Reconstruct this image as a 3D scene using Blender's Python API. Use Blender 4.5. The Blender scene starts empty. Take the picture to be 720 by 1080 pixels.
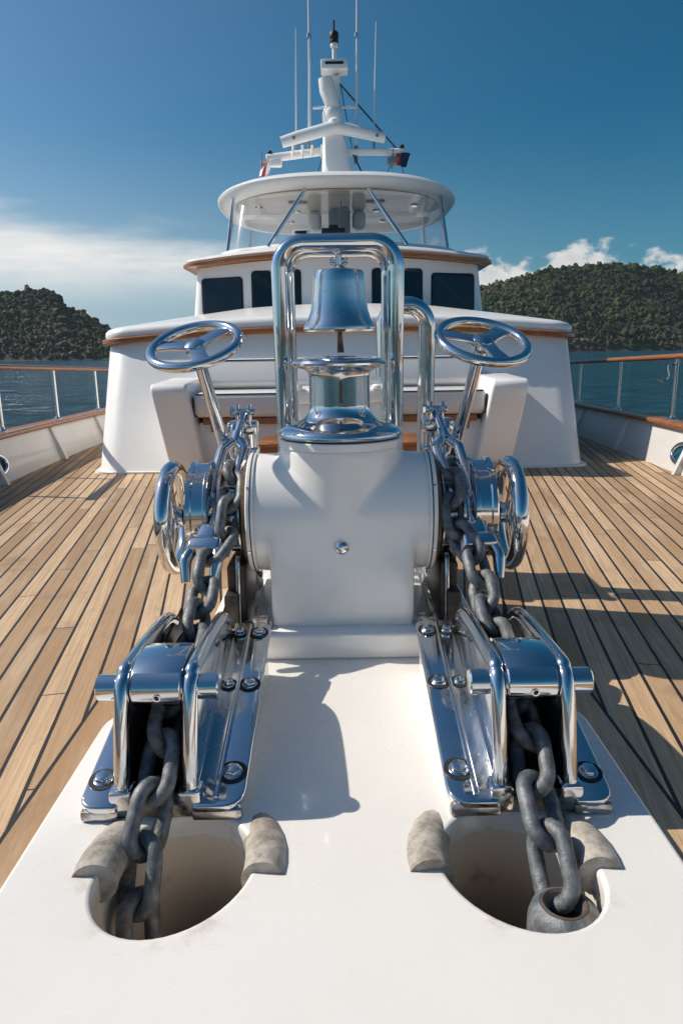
import bpy, bmesh, math, random
import numpy as np
from mathutils import Vector, Matrix, noise as mnoise
random.seed(7); rng = np.random.default_rng(11)
PI = math.pi
scene = bpy.context.scene
COL = scene.collection

# ------------------------------------------------------------------ camera, sky, sun, exposure
PITCH = math.atan(168/720.); ROLL = math.radians(0.9)
cam_d = bpy.data.cameras.new('camera'); cam = bpy.data.objects.new('camera', cam_d); COL.objects.link(cam)
cam_d.sensor_fit = 'VERTICAL'; cam_d.sensor_height = 36.0; cam_d.lens = 24.0
cam_d.clip_start = 0.02; cam_d.clip_end = 30000
fwd = Vector((0, math.cos(PITCH), -math.sin(PITCH))); up0 = Vector((0, math.sin(PITCH), math.cos(PITCH))); rt0 = Vector((1, 0, 0))
rt = rt0*math.cos(ROLL) - up0*math.sin(ROLL); up = up0*math.cos(ROLL) + rt0*math.sin(ROLL)
cam.matrix_world = Matrix((( rt.x, up.x, -fwd.x, 0), (rt.y, up.y, -fwd.y, 0), (rt.z, up.z, -fwd.z, 1.0), (0, 0, 0, 1)))
scene.camera = cam

SUN_EL = math.radians(42); SUN_AFT = math.radians(13)       # sun off to the left, abaft the beam
S = Vector((-math.cos(SUN_EL)*math.cos(SUN_AFT), math.cos(SUN_EL)*math.sin(SUN_AFT), math.sin(SUN_EL)))
sun_d = bpy.data.lights.new('sun', 'SUN'); sun = bpy.data.objects.new('sun', sun_d); COL.objects.link(sun)
sun_d.energy = 3.9; sun_d.angle = math.radians(0.5); sun_d.color = (1.0, 0.915, 0.79)
sun.rotation_euler = S.to_track_quat('Z', 'Y').to_euler()

world = bpy.data.worlds.new('World'); scene.world = world; world.use_nodes = True
def NT(nt): return nt.nodes, nt.links
wn, wl = NT(world.node_tree); wn.clear()
def nd(nodes, t, **kw):
    n = nodes.new(t)
    for k, v in kw.items(): setattr(n, k, v)
    return n
class G:
    """tiny node-graph helper"""
    def __init__(s, tree): s.t = tree; s.n = tree.nodes; s.l = tree.links
    def _in(s, sock, v):
        if v is None: return
        if hasattr(v, 'is_output'): s.l.new(v, sock)
        else: sock.default_value = v
    def math(s, op, a, b=None, c=None, clamp=False):
        n = s.n.new('ShaderNodeMath'); n.operation = op; n.use_clamp = clamp
        s._in(n.inputs[0], a); s._in(n.inputs[1], b)
        if c is not None: s._in(n.inputs[2], c)
        return n.outputs[0]
    def mix(s, f, a, b, mode='MIX'):
        n = s.n.new('ShaderNodeMix'); n.data_type = 'RGBA'; n.blend_type = mode
        s._in(n.inputs[0], f); s._in(n.inputs[6], a); s._in(n.inputs[7], b); return n.outputs[2]
    def noise(s, vec=None, scale=5., detail=3., rough=.5, dist=0.):
        n = s.n.new('ShaderNodeTexNoise'); s._in(n.inputs['Vector'], vec)
        n.inputs['Scale'].default_value = scale; n.inputs['Detail'].default_value = detail
        n.inputs['Roughness'].default_value = rough; n.inputs['Distortion'].default_value = dist
        return n.outputs[0]
    def smooth(s, v, a, b):
        n = s.n.new('ShaderNodeMapRange'); n.interpolation_type = 'SMOOTHSTEP'
        s._in(n.inputs[0], v); n.inputs[1].default_value = a; n.inputs[2].default_value = b
        return n.outputs[0]
    def lerp(s, v, a, b, c, d):
        n = s.n.new('ShaderNodeMapRange'); s._in(n.inputs[0], v)
        for i, x in enumerate((a, b, c, d)): n.inputs[1+i].default_value = x
        return n.outputs[0]
    def comb(s, x, y, z):
        n = s.n.new('ShaderNodeCombineXYZ'); s._in(n.inputs[0], x); s._in(n.inputs[1], y); s._in(n.inputs[2], z); return n.outputs[0]
    def sep(s, v):
        n = s.n.new('ShaderNodeSeparateXYZ'); s._in(n.inputs[0], v); return n.outputs
    def coord(s, k='Object'): return s.n.new('ShaderNodeTexCoord').outputs[k]
    def vscale(s, v, x, y, z):
        n = s.n.new('ShaderNodeMapping'); s._in(n.inputs['Vector'], v); n.inputs['Scale'].default_value = (x, y, z); return n.outputs[0]
    def white(s, v):
        n = s.n.new('ShaderNodeTexWhiteNoise'); n.noise_dimensions = '3D'; s._in(n.inputs['Vector'], v); return n.outputs[0]
    def bump(s, h, strength=.2, dist=.01, normal=None):
        n = s.n.new('ShaderNodeBump'); n.inputs['Strength'].default_value = strength; n.inputs['Distance'].default_value = dist
        s._in(n.inputs['Height'], h)
        if normal is not None: s._in(n.inputs['Normal'], normal)
        return n.outputs[0]

g = G(world.node_tree)
sky = wn.new('ShaderNodeTexSky'); sky.sky_type = 'NISHITA'; sky.sun_disc = False
sky.sun_elevation = SUN_EL; sky.sun_rotation = math.atan2(S.x, S.y)
sky.air_density = 1.0; sky.dust_density = 0.6; sky.ozone_density = 3.0; sky.altitude = 0
D = g.sep(g.coord('Generated')); dx, dy, dz = D
hyp = g.math('SQRT', g.math('ADD', g.math('MULTIPLY', dx, dx), g.math('MULTIPLY', dy, dy)))
az = g.math('ARCTAN2', dx, dy); el = g.math('ARCTAN2', dz, hyp)
# soft stratus veil on the port side
v1 = g.comb(g.math('MULTIPLY', az, 2.2), g.math('MULTIPLY', el, 11.0), 0.4)
n1 = g.noise(v1, 2.2, 5, .55, .3)
edge = g.math('ADD', el, g.math('MULTIPLY', g.math('SUBTRACT', n1, .5), .10))
edge = g.math('ADD', edge, g.math('MULTIPLY', g.math('ADD', g.math('MAXIMUM', az, -.8), .5), .12))
veil = g.math('SUBTRACT', 1.0, g.smooth(edge, .135, .205))
veil = g.math('MULTIPLY', veil, g.smooth(el, .05, .135))
veil = g.math('MULTIPLY', g.math('MULTIPLY', veil, g.smooth(az, -1.5, -.8)), g.math('SUBTRACT', 1.0, g.smooth(az, -.16, .06)))
veil = g.math('MULTIPLY', veil, g.lerp(g.noise(v1, 4.0, 5, .6), .3, .6, .65, 1.0))
# cumulus heads above the starboard hill
v2 = g.comb(g.math('MULTIPLY', az, 9.0), g.math('MULTIPLY', el, 13.0), 2.3)
n2 = g.noise(v2, 1.15, 2, .5); n3 = g.noise(v2, 4.6, 6, .62)
topl = g.math('ADD', .1225, g.math('ADD', g.math('MULTIPLY', g.math('SUBTRACT', n2, .5), .115), g.math('MULTIPLY', g.math('SUBTRACT', n3, .5), .065)))
cum = g.smooth(g.math('SUBTRACT', topl, el), -.006, .014)
cum = g.math('MULTIPLY', cum, g.smooth(az, .10, .17))
shade = g.lerp(g.noise(v2, 3.0, 5, .6), .35, .65, .55, 1.0)
# skylight is polarised most at right angles to the sun: the sky is a deeper blue there
cosg = g.math('ADD', g.math('ADD', g.math('MULTIPLY', dx, S.x), g.math('MULTIPLY', dy, S.y)), g.math('MULTIPLY', dz, S.z)); c2 = g.math('MULTIPLY', cosg, cosg)
dop = g.math('POWER', g.math('DIVIDE', g.math('SUBTRACT', 1.0, c2), g.math('ADD', 1.0, c2)), .5)
pol = g.comb(*[g.math('MULTIPLY', g.math('SUBTRACT', 1.0, g.math('MULTIPLY', dop, c)), k) for c, k in ((.93, .87), (.61, .88), (.54, .90))])
skyc = g.mix(1.0, sky.outputs[0], pol, 'MULTIPLY')
lefth = g.math('SUBTRACT', 1.0, g.smooth(az, -.75, .55)); lefth = g.math('MULTIPLY', lefth, g.smooth(az, -2.2, -.8))
lowh = g.math('SUBTRACT', 1.0, g.smooth(el, .0, .30)); hz = g.math('ADD', g.math('MULTIPLY', g.math('MULTIPLY', lowh, lefth), .75), g.math('MULTIPLY', lowh, g.math('ADD', .14, g.math('MULTIPLY', g.smooth(g.math('ABSOLUTE', az), 1.3, 2.0), .22))))  # low sky behind the camera brightened, added as fill for bow-facing sides
skyc = g.mix(hz, skyc, (3.2, 3.8, 4.35, 1))
veilc = g.mix(veil, skyc, (6.3, 6.15, 5.9, 1))
ccol = g.mix(shade, (2.9, 3.1, 3.3, 1), (5.6, 5.5, 5.3, 1))
skyf = g.mix(g.math('MULTIPLY', cum, .95), veilc, ccol)
bg = wn.new('ShaderNodeBackground'); bg.inputs[1].default_value = 0.12; wl.new(skyf, bg.inputs[0])
wo = wn.new('ShaderNodeOutputWorld'); wl.new(bg.outputs[0], wo.inputs[0])

scene.view_settings.view_transform = 'Standard'; scene.view_settings.look = 'None'
scene.view_settings.exposure = 0.30; scene.view_settings.gamma = 1.0; scene.view_settings.use_curve_mapping = False
scene.render.engine = 'CYCLES'
cy = scene.cycles
cy.max_bounces = 8; cy.glossy_bounces = 6; cy.diffuse_bounces = 4; cy.transparent_max_bounces = 12; cy.transmission_bounces = 4
cy.caustics_reflective = True; cy.caustics_refractive = False; cy.blur_glossy = 0.6; cy.sample_clamp_indirect = 6.0
try: cy.use_denoising = True
except Exception: pass

# ------------------------------------------------------------------ helpers
def tag(o, label=None, cat=None, group=None, kind=None):
    if label: o['label'] = label
    if cat: o['category'] = cat
    if group: o['group'] = group
    if kind: o['kind'] = kind
    return o
def thing(name, label, cat, loc=(0, 0, 0), group=None):
    o = bpy.data.objects.new(name, None); COL.objects.link(o); o.location = loc; o.empty_display_size = .1
    return tag(o, label, cat, group)
def link(name, me, m, parent=None, smooth=True, angle=38):
    o = bpy.data.objects.new(name, me); COL.objects.link(o)
    me.materials.clear(); me.materials.append(m)
    if smooth and len(me.polygons):
        me.polygons.foreach_set('use_smooth', [True]*len(me.polygons)); me.set_sharp_from_angle(angle=math.radians(angle))
    if parent is not None:
        o.parent = parent
        w = Vector((0, 0, 0)); p = parent
        while p is not None: w += p.location; p = p.parent
        o.location = -w                      # meshes are modelled in deck coordinates
    return o
def obj(name, bm, m, parent=None, smooth=True, angle=38):
    bmesh.ops.recalc_face_normals(bm, faces=bm.faces)
    me = bpy.data.meshes.new(name); bm.to_mesh(me); bm.free()
    return link(name, me, m, parent, smooth, angle)
def B(): return bmesh.new()
def merge(bm, t):
    me = bpy.data.meshes.new('t'); t.to_mesh(me); t.free(); bm.from_mesh(me); bpy.data.meshes.remove(me)
def box(bm, c, size, rot=None, bev=0., seg=2):
    t = bmesh.new(); bmesh.ops.create_cube(t, size=1.0)
    bmesh.ops.scale(t, vec=size, verts=t.verts)
    if bev: bmesh.ops.bevel(t, geom=t.edges[:], offset=bev, segments=seg, profile=.5, affect='EDGES', clamp_overlap=True)
    M = Matrix.Translation(c) @ (rot.to_4x4() if rot is not None else Matrix())
    bmesh.ops.transform(t, matrix=M, verts=t.verts); merge(bm, t)
def frames(pts, closed):
    P = [Vector(p) for p in pts]; n = len(P); T = []
    for i in range(n):
        a = P[(i-1) % n] if (closed or i > 0) else P[i]; b = P[(i+1) % n] if (closed or i < n-1) else P[i]
        T.append((b-a).normalized())
    ref = Vector((0, 0, 1)) if abs(T[0].z) < .9 else Vector((1, 0, 0))
    N = [(ref - T[0]*ref.dot(T[0])).normalized()]
    for i in range(1, n):
        v = N[-1] - T[i]*N[-1].dot(T[i]); N.append(v.normalized())
    return P, T, N
def tube(bm, pts, r, seg=14, closed=False, cap=True, flat=None):
    P, T, N = frames(pts, closed); n = len(P); R = r if isinstance(r, (list, tuple)) else [r]*n
    rings = []
    for i in range(n):
        bt = T[i].cross(N[i]); ring = []
        for k in range(seg):
            a = 2*PI*k/seg; fx, fy = (1, 1) if flat is None else flat
            ring.append(bm.verts.new(P[i] + N[i]*(math.cos(a)*R[i]*fx) + bt*(math.sin(a)*R[i]*fy)))
        rings.append(ring)
    for i in range(n if closed else n-1):
        a, b = rings[i], rings[(i+1) % n]
        for k in range(seg): bm.faces.new((a[k], a[(k+1) % seg], b[(k+1) % seg], b[k]))
    if cap and not closed:
        bm.faces.new(rings[0][::-1]); bm.faces.new(rings[-1])
def lathe(bm, prof, M=Matrix(), seg=48):
    rings = []
    for r, h in prof:
        if r < 1e-6: rings.append([bm.verts.new(M @ Vector((0, 0, h)))])
        else: rings.append([bm.verts.new(M @ Vector((r*math.cos(2*PI*k/seg), r*math.sin(2*PI*k/seg), h))) for k in range(seg)])
    for a, b in zip(rings, rings[1:]):
        for k in range(seg):
            k2 = (k+1) % seg
            if len(a) == 1 and len(b) == 1: continue
            if len(a) == 1: bm.faces.new((a[0], b[k], b[k2]))
            elif len(b) == 1: bm.faces.new((a[k], a[k2], b[0]))
            else: bm.faces.new((a[k], a[k2], b[k2], b[k]))
def axis_M(origin, direction, xdir=None):
    z = Vector(direction).normalized()
    x = Vector(xdir) if xdir is not None else (Vector((0, 0, 1)) if abs(z.z) < .9 else Vector((1, 0, 0)))
    x = (x - z*x.dot(z)).normalized(); y = z.cross(x)
    M = Matrix((x, y, z)).transposed().to_4x4(); M.translation = origin
    return M
def cyl(bm, a, b, r, seg=24, bev=0.):
    a = Vector(a); b = Vector(b); L = (b-a).length; M = axis_M(a, b-a)
    p = [(0, 0), (r-bev, 0), (r, bev), (r, L-bev), (r-bev, L), (0, L)] if bev else [(0, 0), (r, 0), (r, L), (0, L)]
    lathe(bm, p, M, seg)
def prism(bm, poly, M, d, bev=0., seg=2):
    """2-D polygon in the local xy plane of M, extruded from z=0 to z=d"""
    t = bmesh.new(); vs = [t.verts.new((x, y, 0)) for x, y in poly]; f = t.faces.new(vs)
    r = bmesh.ops.extrude_face_region(t, geom=[f]); ev = [e for e in r['geom'] if isinstance(e, bmesh.types.BMVert)]
    bmesh.ops.translate(t, vec=(0, 0, d), verts=ev)
    bmesh.ops.recalc_face_normals(t, faces=t.faces)
    if bev:
        es = [e for e in t.edges if len(e.link_faces) == 2 and e.calc_face_angle(0) > .6]
        bmesh.ops.bevel(t, geom=es, offset=bev, segments=seg, profile=.5, affect='EDGES', clamp_overlap=True)
    bmesh.ops.transform(t, matrix=M, verts=t.verts); merge(bm, t)
def arc(cx, cy_, r, a0, a1, n):
    return [(cx + r*math.cos(math.radians(a0+(a1-a0)*i/n)), cy_ + r*math.sin(math.radians(a0+(a1-a0)*i/n))) for i in range(n+1)]
def rounded(pts, rad, n=5):
    """round every corner of a closed 2-D polygon; rad a number or a list"""
    out = []; N = len(pts)
    for i in range(N):
        p = Vector(pts[i]); a = Vector(pts[i-1]); b = Vector(pts[(i+1) % N]); r = rad[i] if isinstance(rad, (list, tuple)) else rad
        if r <= 0: out.append(tuple(p)); continue
        u = (a-p).normalized(); v = (b-p).normalized(); ang = u.angle(v); d = min(r/math.tan(ang/2), (a-p).length*.49, (b-p).length*.49)
        s, e = p+u*d, p+v*d
        for k in range(n+1):
            t = k/n; out.append(tuple(s*(1-t)**2 + p*2*t*(1-t) + e*t*t))
    return out
def fillet(pts, rad, n=7):
    """round the inner corners of an open 3-D polyline"""
    P = [Vector(p) for p in pts]; out = [P[0]]
    for i in range(1, len(P)-1):
        u = (P[i-1]-P[i]); v = (P[i+1]-P[i]); ang = u.angle(v); d = min(rad/math.tan(ang/2), u.length*.49, v.length*.49)
        s = P[i]+u.normalized()*d; e = P[i]+v.normalized()*d
        r = d*math.tan(ang/2); bis = (u.normalized()+v.normalized()).normalized(); c = P[i]+bis*(r/math.sin(ang/2))
        for k in range(n+1):
            t = k/n; a = (s-c).normalized(); b = (e-c).normalized(); th = a.angle(b)
            q = (a*math.sin((1-t)*th)+b*math.sin(t*th))/math.sin(th) if th > 1e-4 else a
            out.append(c+q*r)
    out.append(P[-1]); return out
def catmull(pts, n=6):
    P = [Vector(p) for p in pts]; out = []
    for i in range(len(P)-1):
        p0 = P[max(i-1, 0)]; p1 = P[i]; p2 = P[i+1]; p3 = P[min(i+2, len(P)-1)]
        for k in range(n):
            t = k/n; out.append(.5*((2*p1)+(p2-p0)*t+(2*p0-5*p1+4*p2-p3)*t*t+(3*p1-p0-3*p2+p3)*t**3))
    out.append(P[-1]); return out
def sheet(name, loops, z0, z1, m, bevel=0.0, kind=None):
    """flat slab with holes; loops[0] is the outline, the others holes"""
    cu = bpy.data.curves.new(name, 'CURVE'); cu.dimensions = '2D'; cu.fill_mode = 'BOTH'
    for lp in loops:
        sp = cu.splines.new('POLY'); sp.points.add(len(lp)-1); sp.use_cyclic_u = True
        for p, q in zip(sp.points, lp): p.co = (q[0], q[1], 0, 1)
    h = (z1-z0)/2; cu.extrude = h-bevel; cu.bevel_depth = bevel; cu.bevel_resolution = 3; cu.offset = -bevel
    o = bpy.data.objects.new(name+'_curve', cu); COL.objects.link(o)
    dg = bpy.context.evaluated_depsgraph_get(); dg.update()
    me = bpy.data.meshes.new_from_object(o.evaluated_get(dg)); me.name = name
    bpy.data.objects.remove(o); bpy.data.curves.remove(cu)
    me.transform(Matrix.Translation((0, 0, (z0+z1)/2)))
    ob = link(name, me, m)
    if kind: ob['kind'] = kind
    return ob

# ------------------------------------------------------------------ materials
def mat(name):
    m = bpy.data.materials.new(name); m.use_nodes = True; gg = G(m.node_tree); b = gg.n['Principled BSDF']; return m, gg, b
def simple(name, col, rough=.5, metal=0., coat=0., spec=None):
    m, gg, b = mat(name); b.inputs['Base Color'].default_value = (*col, 1); b.inputs['Roughness'].default_value = rough
    b.inputs['Metallic'].default_value = metal; b.inputs['Coat Weight'].default_value = coat; b.inputs['Coat Roughness'].default_value = .06
    if spec is not None: b.inputs['Specular IOR Level'].default_value = spec
    return m
def chrome(name, col=(.70, .71, .72), r0=.03, r1=.16, grime=0., gscale=14.):
    m, gg, b = mat(name); c = gg.coord('Object')
    n = gg.noise(c, 9, 5, .6); n2 = gg.noise(c, 60, 3, .6)
    n5 = gg.noise(gg.vscale(c, 1, 1, .3), 30, 4, .7); rgh = gg.lerp(gg.math('ADD', gg.math('MULTIPLY', n, .7), gg.math('MULTIPLY', n5, .35)), .38, .68, r0, r1); b.inputs['Metallic'].default_value = 1
    spots = gg.smooth(n2, .66, .74)
    gg._in(b.inputs['Roughness'], gg.math('ADD', rgh, gg.math('MULTIPLY', spots, .18)))
    colr = gg.mix(gg.math('MULTIPLY', spots, .4), (*col, 1), (.50, .47, .43, 1)); tea = gg.smooth(gg.noise(c, 7, 6, .75), .60, .72); colr = gg.mix(gg.math('MULTIPLY', tea, .35), colr, (.46, .36, .26, 1))
    if grime:
        gm = gg.smooth(gg.noise(c, gscale, 5, .65), .62-grime*.25, .72)
        colr = gg.mix(gm, colr, (.16, .085, .045, 1)); gg._in(b.inputs['Metallic'], gg.math('SUBTRACT', 1.0, gg.math('MULTIPLY', gm, .8)))
    gg._in(b.inputs['Base Color'], colr)
    gg._in(b.inputs['Normal'], gg.bump(gg.noise(c, 26, 2, .5), .015, .004))
    return m
M = {}
M['chrome'] = chrome('polished_steel')
M['steel'] = chrome('worn_polished_steel', r0=.07, r1=.2)
M['dirty_steel'] = chrome('stained_steel', col=(.62, .62, .62), r0=.12, r1=.3, grime=.55, gscale=11)
def gelcoat(name, col=(.80, .785, .76), rough=.16, dirt=.25, rust=False):
    m, gg, b = mat(name); c = gg.coord('Object')
    n = gg.noise(c, 2.3, 5, .6); n2 = gg.noise(gg.vscale(c, 1, 1, .25), 16, 4, .7)
    f = gg.math('MULTIPLY', gg.math('ADD', gg.smooth(n, .5, .75), gg.smooth(n2, .58, .8)), dirt)
    colr = gg.mix(f, (*col, 1), (col[0]*.83, col[1]*.81, col[2]*.78, 1))
    n4 = gg.noise(c, 95, 2, .5); colr = gg.mix(gg.math('MULTIPLY', gg.smooth(n4, .76, .80), .6), colr, (.32, .25, .19, 1))
    if rust:
        rs = gg.smooth(gg.noise(gg.vscale(c, 1, 1, .35), 9, 5, .7), .55, .72); colr = gg.mix(gg.math('MULTIPLY', rs, .7), colr, (.30, .19, .10, 1))
    if name == 'foredeck_gelcoat':                                  # rust weeping and grime round the two hawse holes, scuffs elsewhere
        x, y, z = gg.sep(c); ddx = gg.math('SUBTRACT', gg.math('ABSOLUTE', x), .335); ddy = gg.math('SUBTRACT', y, 1.14)
        dist = gg.math('SQRT', gg.math('ADD', gg.math('MULTIPLY', ddx, ddx), gg.math('MULTIPLY', ddy, ddy)))
        near = gg.math('SUBTRACT', 1.0, gg.smooth(dist, .15, .235)); st = gg.smooth(gg.noise(c, 13, 6, .7), .52, .70)
        colr = gg.mix(gg.math('MULTIPLY', gg.math('MULTIPLY', near, st), .42), colr, (.42, .30, .20, 1))
        sc = gg.smooth(gg.noise(gg.vscale(c, 6, 55, 1), 1.0, 4, .65), .66, .74); colr = gg.mix(gg.math('MULTIPLY', sc, .22), colr, (.52, .49, .45, 1))
        big = gg.smooth(gg.noise(c, 1.1, 4, .6), .42, .68); colr = gg.mix(gg.math('MULTIPLY', big, .35), colr, (.70, .665, .61, 1))
    gg._in(b.inputs['Base Color'], colr); b.inputs['Coat Weight'].default_value = .35; b.inputs['Coat Roughness'].default_value = .05
    gg._in(b.inputs['Roughness'], gg.lerp(n2, .3, .7, rough, rough+.18))
    gg._in(b.inputs['Normal'], gg.bump(gg.noise(c, 7, 2, .5), .05, .01))
    return m
M['white'] = gelcoat('white_gelcoat', (.91, .885, .855), .10, .25); M['white2'] = gelcoat('white_paint', (.89, .88, .86), .3, .15)
M['bulwark'] = gelcoat('bulwark_paint', (.66, .65, .64), .3, .5)
M['pad'] = gelcoat('foredeck_gelcoat', (.80, .775, .74), .22, .22)
M['pipe'] = gelcoat('hawse_paint', (.74, .67, .59), .45, .8, True)
def weathered(name, a, bcol, scale=9, rough=.7):
    m, gg, b = mat(name); c = gg.coord('Object'); n = gg.noise(c, scale, 6, .7); n2 = gg.noise(c, scale*6, 4, .6)
    gg._in(b.inputs['Base Color'], gg.mix(gg.smooth(gg.math('ADD', gg.math('MULTIPLY', n, .75), gg.math('MULTIPLY', n2, .3)), .42, .64), (*a, 1), (*bcol, 1)))
    b.inputs['Roughness'].default_value = rough; gg._in(b.inputs['Normal'], gg.bump(n2, .35, .004)); return m
M['collar'] = weathered('weathered_bronze', (.50, .46, .40), (.24, .205, .17), 10, .42)
M['sealant'] = weathered('old_sealant', (.50, .42, .32), (.25, .18, .12), 30, .8)
def chainmat():
    m, gg, b = mat('galvanised_chain'); c = gg.coord('Object'); n = gg.noise(c, 24, 6, .65); n2 = gg.noise(c, 210, 4, .6); n3 = gg.noise(c, 38, 3, .6)
    base = gg.mix(gg.smooth(n3, .3, .75), (.10, .112, .125, 1), (.24, .255, .27, 1))
    gg._in(b.inputs['Base Color'], gg.mix(gg.math('MULTIPLY', gg.smooth(n, .56, .68), .75), base, (.17, .095, .05, 1)))
    b.inputs['Metallic'].default_value = .35; gg._in(b.inputs['Roughness'], gg.lerp(n, .3, .7, .42, .68))
    gg._in(b.inputs['Normal'], gg.bump(gg.math('ADD', n2, gg.math('MULTIPLY', n, .6)), .45, .003)); return m
M['chain'] = chainmat()
M['black'] = simple('black_rubber', (.012, .012, .013), .55)
M['dark'] = simple('channel_shade_black', (.02, .02, .021), .38, .4)  # near-black that paints in the shade of the roller channel
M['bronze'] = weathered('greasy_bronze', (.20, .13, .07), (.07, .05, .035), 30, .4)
M['greasy'] = weathered('greasy_casting', (.085, .062, .045), (.03, .028, .026), 26, .4)
M['grey'] = simple('grey_plastic', (.22, .22, .22), .45)
M['glass'] = simple('dark_tinted_glass', (.006, .008, .009), .02, 0, 0, .7)
M['screw'] = simple('screw_head', (.45, .45, .45), .25, 1.)
M['vinylwhite'] = gelcoat('white_upholstery', (.74, .72, .70), .55, .15)
M['red'] = simple('red_flag_cloth', (.42, .045, .05), .8); M['navy'] = simple('navy_flag_cloth', (.018, .03, .085), .8); M['wcloth'] = simple('white_flag_cloth', (.8, .8, .8), .8)
M['wire'] = simple('rigging_wire', (.10, .11, .12), .5, .6)
M['whip'] = simple('white_fibreglass', (.78, .78, .77), .35)
M['cream'] = gelcoat('cream_headliner', (.56, .49, .43), .3, .1)
def clearmat():
    m, gg, b = mat('clear_vinyl'); n = gg.n; t = n.new('ShaderNodeBsdfTransparent'); t.inputs[0].default_value = (.93, .95, .96, 1)
    gl = n.new('ShaderNodeBsdfGlossy'); gl.inputs['Roughness'].default_value = .06
    df = n.new('ShaderNodeBsdfDiffuse'); df.inputs[0].default_value = (.7, .75, .8, 1)
    a = n.new('ShaderNodeMixShader'); a.inputs[0].default_value = .10; gg.l.new(t.outputs[0], a.inputs[1]); gg.l.new(gl.outputs[0], a.inputs[2])
    c2 = n.new('ShaderNodeMixShader'); c2.inputs[0].default_value = .10; gg.l.new(a.outputs[0], c2.inputs[1]); gg.l.new(df.outputs[0], c2.inputs[2])
    gg.l.new(c2.outputs[0], n['Material Output'].inputs[0]); return m
M['clear'] = clearmat()
def varnish():
    m, gg, b = mat('varnished_teak'); c = gg.coord('Object')
    gr = gg.noise(gg.vscale(c, 3, 3, 40), 3, 5, .6, .4); gr2 = gg.noise(gg.vscale(c, 40, 3, 40), 2, 4, .6)
    gg._in(b.inputs['Base Color'], gg.mix(gg.lerp(gg.math('ADD', gr, gr2), .7, 1.3, 0, 1), (.17, .05, .012, 1), (.42, .155, .04, 1)))
    b.inputs['Roughness'].default_value = .38; b.inputs['Coat Weight'].default_value = .3; b.inputs['Coat Roughness'].default_value = .08; return m
M['varnish'] = varnish()
def teak():
    m, gg, b = mat('laid_teak'); x, y, z = gg.sep(gg.coord('Object'))
    ca, sa = math.cos(math.radians(10)), math.sin(math.radians(10)); W = .078
    ax = gg.math('ABSOLUTE', x); sx = gg.math('SIGN', x)
    u = gg.math('SUBTRACT', gg.math('MULTIPLY', ax, ca), gg.math('MULTIPLY', y, sa))
    v = gg.math('ADD', gg.math('MULTIPLY', ax, sa), gg.math('MULTIPLY', y, ca))
    mg = gg.math('MULTIPLY', gg.math('LESS_THAN', ax, .735), gg.math('LESS_THAN', y, 1.9))     # margin plank round the pad
    us = gg.math('DIVIDE', gg.math('ADD', u, 20.014), W); pid = gg.math('FLOOR', us); fr = gg.math('FRACT', us)
    pid = gg.math('ADD', gg.math('MULTIPLY', pid, gg.math('SUBTRACT', 1.0, mg)), gg.math('MULTIPLY', mg, 777.))
    pid = gg.math('ADD', pid, gg.math('MULTIPLY', sx, 5000.))
    r1 = gg.white(gg.comb(pid, 3.1, 0.))
    vs = gg.math('DIVIDE', gg.math('ADD', v, gg.math('MULTIPLY', r1, 2.6)), 2.1); seg = gg.math('FLOOR', vs); vf = gg.math('FRACT', vs)
    r2 = gg.white(gg.comb(pid, seg, 1.7))
    d = gg.math('MULTIPLY', gg.math('MINIMUM', fr, gg.math('SUBTRACT', 1.0, fr)), W)
    d = gg.math('ADD', d, gg.math('MULTIPLY', mg, 1.0))
    dm = gg.math('ABSOLUTE', gg.math('SUBTRACT', ax, .735)); dm = gg.math('ADD', dm, gg.math('GREATER_THAN', y, 1.9))
    db = gg.math('MULTIPLY', gg.math('MINIMUM', vf, gg.math('SUBTRACT', 1.0, vf)), 2.1); db = gg.math('ADD', db, .0025)
    dd = gg.math('MINIMUM', gg.math('MINIMUM', d, dm), db)
    wob = gg.math('MULTIPLY', gg.math('SUBTRACT', gg.noise(gg.comb(gg.math('MULTIPLY', u, 60), gg.math('MULTIPLY', v, 14), 0), 1, 3, .6), .5), .0022)
    seam = gg.math('SUBTRACT', 1.0, gg.smooth(gg.math('ADD', dd, wob), .0042, .0062))
    gv = gg.comb(gg.math('MULTIPLY', u, 95.), gg.math('MULTIPLY', v, 2.6), gg.math('MULTIPLY', r2, 37.))
    grain = gg.noise(gv, 1.0, 6, .68, .5)
    fine = gg.noise(gg.comb(gg.math('MULTIPLY', u, 420.), gg.math('MULTIPLY', v, 9.), r1), 1.0, 4, .6)
    stain = gg.noise(gg.comb(x, y, 0.), 2.6, 6, .68); stain2 = gg.noise(gg.comb(gg.math('MULTIPLY', u, 9.), gg.math('MULTIPLY', v, 1.3), r2), 1., 5, .6)
    tone = gg.mix(r2, (.36, .215, .108, 1), (.74, .525, .325, 1))
    tone = gg.mix(gg.lerp(grain, .35, .72, 0, .75), tone, (.29, .175, .092, 1))
    tone = gg.mix(gg.math('MULTIPLY', gg.smooth(stain2, .50, .72), .6), tone, (.60, .47, .33, 1))
    tone = gg.mix(gg.math('MULTIPLY', gg.smooth(fine, .58, .72), .40), tone, (.13, .075, .04, 1))
    tone = gg.mix(gg.math('MULTIPLY', gg.smooth(stain, .54, .70), .42), tone, (.17, .115, .075, 1))
    colr = gg.mix(seam, tone, (.012, .011, .011, 1))
    gg._in(b.inputs['Base Color'], colr)
    gg._in(b.inputs['Roughness'], gg.lerp(grain, .3, .7, .5, .75))
    h = gg.math('ADD', gg.math('MULTIPLY', seam, -1.0), gg.math('ADD', gg.math('MULTIPLY', grain, .35), gg.math('MULTIPLY', fine, .25)))
    gg._in(b.inputs['Normal'], gg.bump(h, .5, .003)); return m
M['teak'] = teak()
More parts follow.
